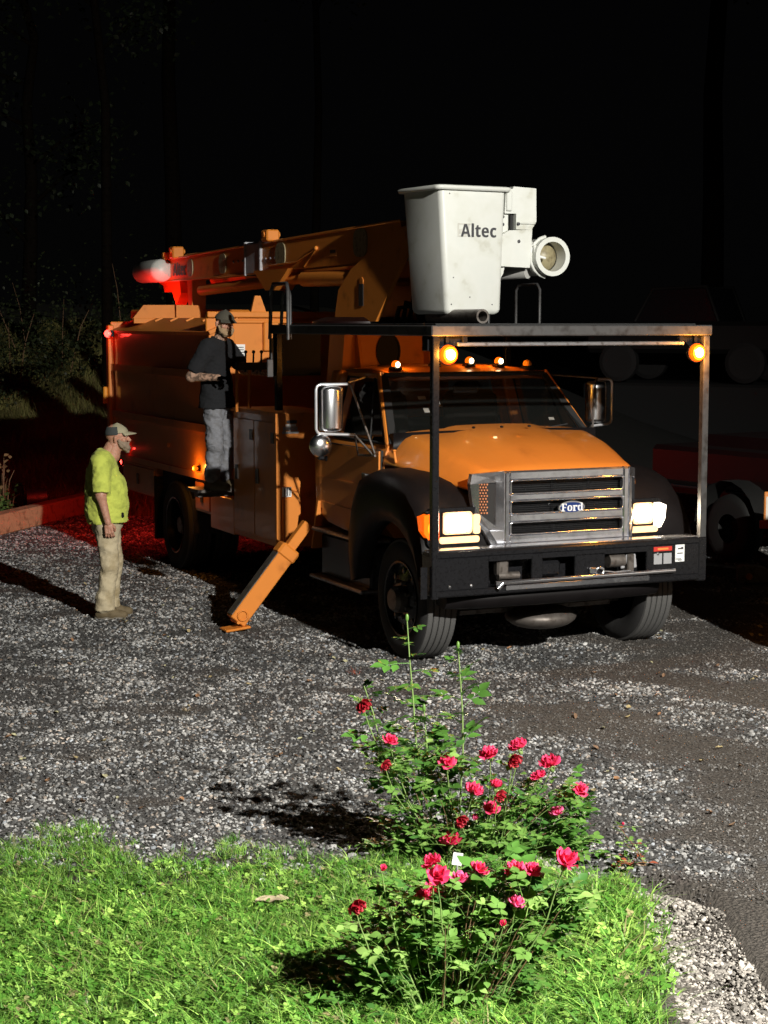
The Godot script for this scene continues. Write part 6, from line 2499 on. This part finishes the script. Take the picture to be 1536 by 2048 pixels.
func build_surroundings() -> void:
	var fl := mat("far_leaf", Color.WHITE, .55)
	fl.vertex_color_use_as_albedo = true
	fl.cull_mode = BaseMaterial3D.CULL_DISABLED
	fl.backlight_enabled = true
	fl.backlight = lin(.01, .018, .004)
	# trees in the dark behind the yard
	tree("tree with a bare straight trunk tinted red behind the truck's rear", seen(215, 640, 31.0) * V(1, 0, 1) + V(0, .8, 0), .11, 13.0, 6.5, 2.2, 1)
	tree("dim pair of trunks' larger tree behind the boom's rear end", seen(352, 640, 37.0) * V(1, 0, 1) + V(0, 1.2, 0), .20, 15.0, 8.0, 3.0, 2)
	tree("slim tree standing far behind the middle of the boom", seen(630, 640, 40.0) * V(1, 0, 1) + V(0, 1.0, 0), .12, 15.0, 8.5, 2.6, 3)
	tree("big dark tree trunk far behind the right cage post", seen(1422, 640, 36.0) * V(1, 0, 1) + V(0, .8, 0), .26, 15.0, 8.5, 3.2, 4)
	tree("dark leafy tree at the left edge of the yard", seen(60, 640, 34.0) * V(1, 0, 1) + V(0, 1.6, 0), .16, 9.0, 2.5, 2.4, 5)
	# shrubs and weeds along the bank at the left
	var k := 0
	for e in [[20, 660, 31.0, 1.3, 1.5, "tall dark shrub at the far left of the bank's top"], [120, 640, 32.0, 1.2, 1.3, "leafy shrub on the bank's top, left of the tree with the red trunk"], [250, 620, 34.0, 1.4, 1.4, "dark shrub on the bank behind the rear of the truck's body"], [60, 590, 33.5, 1.6, 1.9, "highest dark shrub under the leafy tree at the left"]]:
		var p := seen(e[0], e[1], e[2])
		p.y = ground_at(p.x, p.z)
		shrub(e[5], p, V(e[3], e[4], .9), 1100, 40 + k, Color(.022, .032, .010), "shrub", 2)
		k += 1
	# long grass on the bank
	var xf := []
	var cols := PackedColorArray()
	rng.seed = 501
	for i in 26000:
		var d := rng.randf_range(23.6, 36.0)
		var x := rng.randf_range(-.24 * d - .5, -.02 * d)
		if d + .35 * x < 22.7: continue
		var sc := rng.randf_range(2.0, 4.2)
		xf.append(Transform3D(Basis(Vector3.UP, rng.randf() * TAU) * Basis.from_scale(V(sc, sc, sc)), V(x, ground_at(x, -d), -d)))
		cols.append(Color(.24, .25, .07).lerp(Color(.30, .26, .11), rng.randf()) * lerpf(.5, 1.15, smoothstep(-.4, .4, bumps.get_noise_2d(x * 1.5, d * 1.5))))
	var o := scatter("bank_grass", blade_mesh(31, 9, .05, .085, .0022), M["grass"], self, xf, cols)
	tag(o, "long dull grass growing on the bank behind the yard", "grass", "", "stuff")
	# timber that edges the yard at the left
	var a := seen(-40, 1022, 21.4); a.y = ground_at(a.x, a.z) + .13
	var b := seen(186, 985, 24.6); b.y = ground_at(b.x, b.z) + .13
	var s := mb()
	bar(s, a, b, .24, .26, .02)
	var tb := obj("edging_timber", s, M["timber"], self)
	tag(tb, "long squared timber edging the gravel at the left, its right end lit red", "timber")
	# stub of pipe with a dark bracket behind the timber
	var pp := seen(68, 972, 24.4)
	var g := ground_at(pp.x, pp.z)
	var P := thing("drain_pipe", "short grey pipe lying behind the squared timber at the left", "pipe", V(pp.x, g, pp.z), .2)
	s = mb()
	lathe(s, [Vector2(.10, -.16), Vector2(.125, -.16), Vector2(.125, .12), Vector2(.10, .12), Vector2(.10, -.1)], 18, Transform3D(Basis(Vector3(0, 1, 0), Vector3(1, 0, 0), Vector3(0, 0, -1)), V(.06, .22, 0)))
	obj("pipe", s, M["steel"], P)
	s = mb()
	bb(s, V(-.26, .0, -.12), V(-.14, .42, .12), .02)
	bb(s, V(-.2, .0, -.10), V(.24, .10, .10), .02)
	obj("bracket", s, M["black"], P)
	var w := seen(12, 990, 23.4)
	shrub("low green weeds at the left edge, in front of the pipe", V(w.x, ground_at(w.x, w.z), w.z), V(.22, .38, .2), 260, 71, Color(.07, .13, .03), "weed_clump", 4)
	w = seen(4, 940, 24.2)
	shrub("dry brown seed stalks leaning in at the left edge", V(w.x, ground_at(w.x, w.z), w.z), V(.16, .8, .14), 60, 72, Color(.25, .17, .08), "dry_stalks", 9)
	build_right_side()


func build_right_side() -> void:
	# red trailer-mounted chipper that waits in the dark behind the cage
	var C := thing("wood_chipper", "dark red trailer machine with a wheel, standing in the dark at the right", "machine", V(5.0, 0, -19.6), .55)
	var s := mb()
	bb(s, V(-1.0, .78, -1.9), V(1.0, 1.22, .9), .05)
	prism(s, [Vector2(-.6, 1.22), Vector2(.6, 1.22), Vector2(.45, 1.34), Vector2(-.45, 1.34)], -1.5, .0)
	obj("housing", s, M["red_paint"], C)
	s = mb()
	for x in [-.55, .55]: bb(s, V(x - .06, .62, -2.0), V(x + .06, .78, 1.3), .01)
	bar(s, V(-.55, .70, 1.2), V(0, .62, 2.7), .10, .12)
	bar(s, V(.55, .70, 1.2), V(0, .62, 2.7), .10, .12)
	bb(s, V(-.95, .74, -1.8), V(.95, .775, .8), .01)
	obj("frame", s, M["black"], C)
	for x in [-1.12, 1.12]:
		s = mb()
		lathe(s, [Vector2(.16, -.10), Vector2(.30, -.11), Vector2(.37, -.08), Vector2(.385, 0), Vector2(.37, .08), Vector2(.30, .11), Vector2(.16, .10)], 28, Transform3D(Basis(Vector3(0, 1, 0), Vector3(1, 0, 0), Vector3(0, 0, -1)), V(x, .385, -.3)), true)
		obj("tyre", s, M["dusk_grey"], C)
		s = mb()
		var arc := []
		for i in 10:
			var t := PI * i / 9.0
			arc.append([V(x - .15, .42 + sin(t) * .50, -.3 + cos(t) * .50), V(x + .15, .42 + sin(t) * .50, -.3 + cos(t) * .50)])
		loft(s, arc, false, false)
		obj("mudguard", s, M["dusk_grey"], C)
	s = mb()
	tube(s, [V(-.2, .10, 1.75), V(-.2, 1.02, 1.75)], .05, 10)
	bx(s, V(-.2, .08, 1.75), V(.2, .04, .2), .01)
	obj("jack_stand", s, M["steel"], C)
	s = mb()
	bx(s, V(-.45, .70, 1.36), V(.09, .10, .03), .008)
	obj("lamp_reflector", s, M["label_white"], C)
	# warning boards on the frame of a second trailer, at the frame's edge
	var B := thing("trailer_tailboard", "pale orange edged warning boards on a red beam at the right edge of the frame", "sign board", V(3.93, 0, -17.9), -.12)
	s = mb()
	bb(s, V(-.02, .62, -.03), V(.62, .92, .0), .008)
	obj("board", s, M["label_orange"], B)
	s = mb()
	bb(s, V(.0, .63, .002), V(.19, .87, .008), .0)
	bb(s, V(.21, .63, .002), V(.60, .87, .008), .0)
	obj("label_panel", s, M["paper"], B)
	s = mb()
	for e in [[.09, .82, .10, .035], [.10, .72, .13, .04], [.10, .66, .10, .012], [.40, .80, .26, .05], [.40, .70, .26, .04]]: bx(s, V(e[0], e[1], .0105), V(e[2], e[3], .002), .0)
	obj("label_print", s, M["dry_leaf"], B)
	s = mb()
	bb(s, V(-.06, .54, -.04), V(.06, .62, .01), .004)
	obj("red_beam", s, M["label_red"], B)
	s = mb()
	bb(s, V(.062, .53, -.04), V(.64, .62, .01), .004)
	obj("white_beam", s, M["label_white"], B)
	s = mb()
	s = null
	for x in [.1, .55]:
		s = mb()
		bb(s, V(x - .04, .0, -.06), V(x + .04, .62, -.045), .004)
		obj("support", s, M["black"], B)
	# tongue with a block under it
	var p := seen(1505, 1163, 17.75)
	var K := thing("wood_block", "weathered grey wood block with a round amber reflector, on the ground at the right edge", "block", V(p.x, 0, p.z), -.1)
	s = mb()
	prism(s, [Vector2(-.155, .01), Vector2(-.155, .165), Vector2(-.10, .185), Vector2(.04, .18), Vector2(.13, .155), Vector2(.155, .02)], -.10, .10)
	obj("block", s, M["old_wood"], K)
	s = mb()
	ball(s, V(-.045, .075, .10), V(.035, .035, .012), 8)
	obj("reflector", s, M["amber_reflector"], K)
	s = mb()
	bar(s, V(p.x - .85, .19, p.z - .35), V(p.x + .9, .07, p.z + .25), .03, .03)
	var tb := obj("tow_bar", s, M["steel"], self)
	tag(tb, "thin pale bar running low along the ground to the grey wood block", "bar")
	# pale cab of a parked machine, hardly seen in the dark
	var q := seen(1390, 560, 34.0)
	var E := thing("parked_pickup", "pale pickup hardly visible in the dark, high behind the right end of the cage", "pickup", V(q.x, ground_at(q.x, q.z) + 1.1, q.z), -.5)
	s = mb()
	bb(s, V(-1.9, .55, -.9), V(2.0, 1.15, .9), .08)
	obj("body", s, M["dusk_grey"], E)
	s = mb()
	prism(s, [Vector2(-.9, 1.15), Vector2(-.55, 1.75), Vector2(.5, 1.78), Vector2(.75, 1.15)], -.8, .8)
	obj("cab", s, M["black"], E)
	s = mb()
	for z in [-.81, .81]: tube(s, [V(-.9, 1.15, z), V(-.55, 1.77, z), V(.5, 1.80, z), V(.75, 1.15, z)], .04, 6)
	obj("pillar", s, M["dusk_grey"], E)
	for e in [[-1.2, -.85], [1.3, -.85], [-1.2, .85], [1.3, .85]]:
		s = mb()
		lathe(s, [Vector2(0, -.12), Vector2(.30, -.12), Vector2(.38, -.08), Vector2(.38, .08), Vector2(.30, .12), Vector2(0, .12)], 20, Transform3D(Basis(Vector3(1, 0, 0), Vector3(0, 0, 1), Vector3(0, -1, 0)), V(e[0], .38, e[1])))
		obj("wheel", s, M["rubber"], E)
	s = mb()
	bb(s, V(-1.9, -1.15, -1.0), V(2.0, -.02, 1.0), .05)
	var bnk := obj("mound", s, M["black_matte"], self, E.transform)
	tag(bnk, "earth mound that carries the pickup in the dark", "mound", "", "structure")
	# enclosed trailer parked outside the picture at the right; it shades the ground there
	var T := thing("cargo_trailer", "grey enclosed cargo trailer parked to the right of the yard", "trailer", V(4.95, 0, -11.8), .44)
	s = mb()
	bb(s, V(-.85, .45, -2.2), V(.85, 2.1, .95), .05)
	obj("body", s, M["dull_white"], T)
	s = mb()
	bb(s, V(-.8, .32, -2.15), V(.8, .45, .9), .0)
	bar(s, V(-.6, .40, .9), V(0, .40, 2.0), .08, .1)
	bar(s, V(.6, .40, .9), V(0, .40, 2.0), .08, .1)
	obj("frame", s, M["black"], T)
	for x in [-.92, .92]:
		s = mb()
		lathe(s, [Vector2(0, -.09), Vector2(.27, -.10), Vector2(.33, -.06), Vector2(.33, .06), Vector2(.27, .10), Vector2(0, .09)], 24, Transform3D(Basis(Vector3(0, 1, 0), Vector3(1, 0, 0), Vector3(0, 0, -1)), V(x, .33, -.6)))
		obj("wheel", s, M["rubber"], T)
	# the flood light on its pole, outside the picture; the lamp itself is set in _ready()
	var L := thing("flood_light_pole", "wooden pole with a flood light, behind the camera's right shoulder", "lamp post", V(FLOOD.x + .12, 0, FLOOD.z + .32))
	s = mb()
	tube(s, [V(0, 0, .1), V(0, 7.2, .1)], .12, 12, .09)
	obj("pole", s, M["old_wood"], L)
	s = mb()
	bx(s, V(-.12, FLOOD.y, -.16), V(.34, .26, .12), .02, looking(V(-3.2, -5.5, -13.2)))
	obj("lamp_housing", s, M["black"], L)
	var fg := glow("flood_glow", lin(1, .97, .90), 12.0)
	s = mb()
	bx(s, V(-.12, FLOOD.y, -.32) + V(.012, .016, .075), V(.28, .20, .012), .002, looking(V(-3.2, -5.5, -13.2)))
	obj("lamp_glass", s, fg, L)
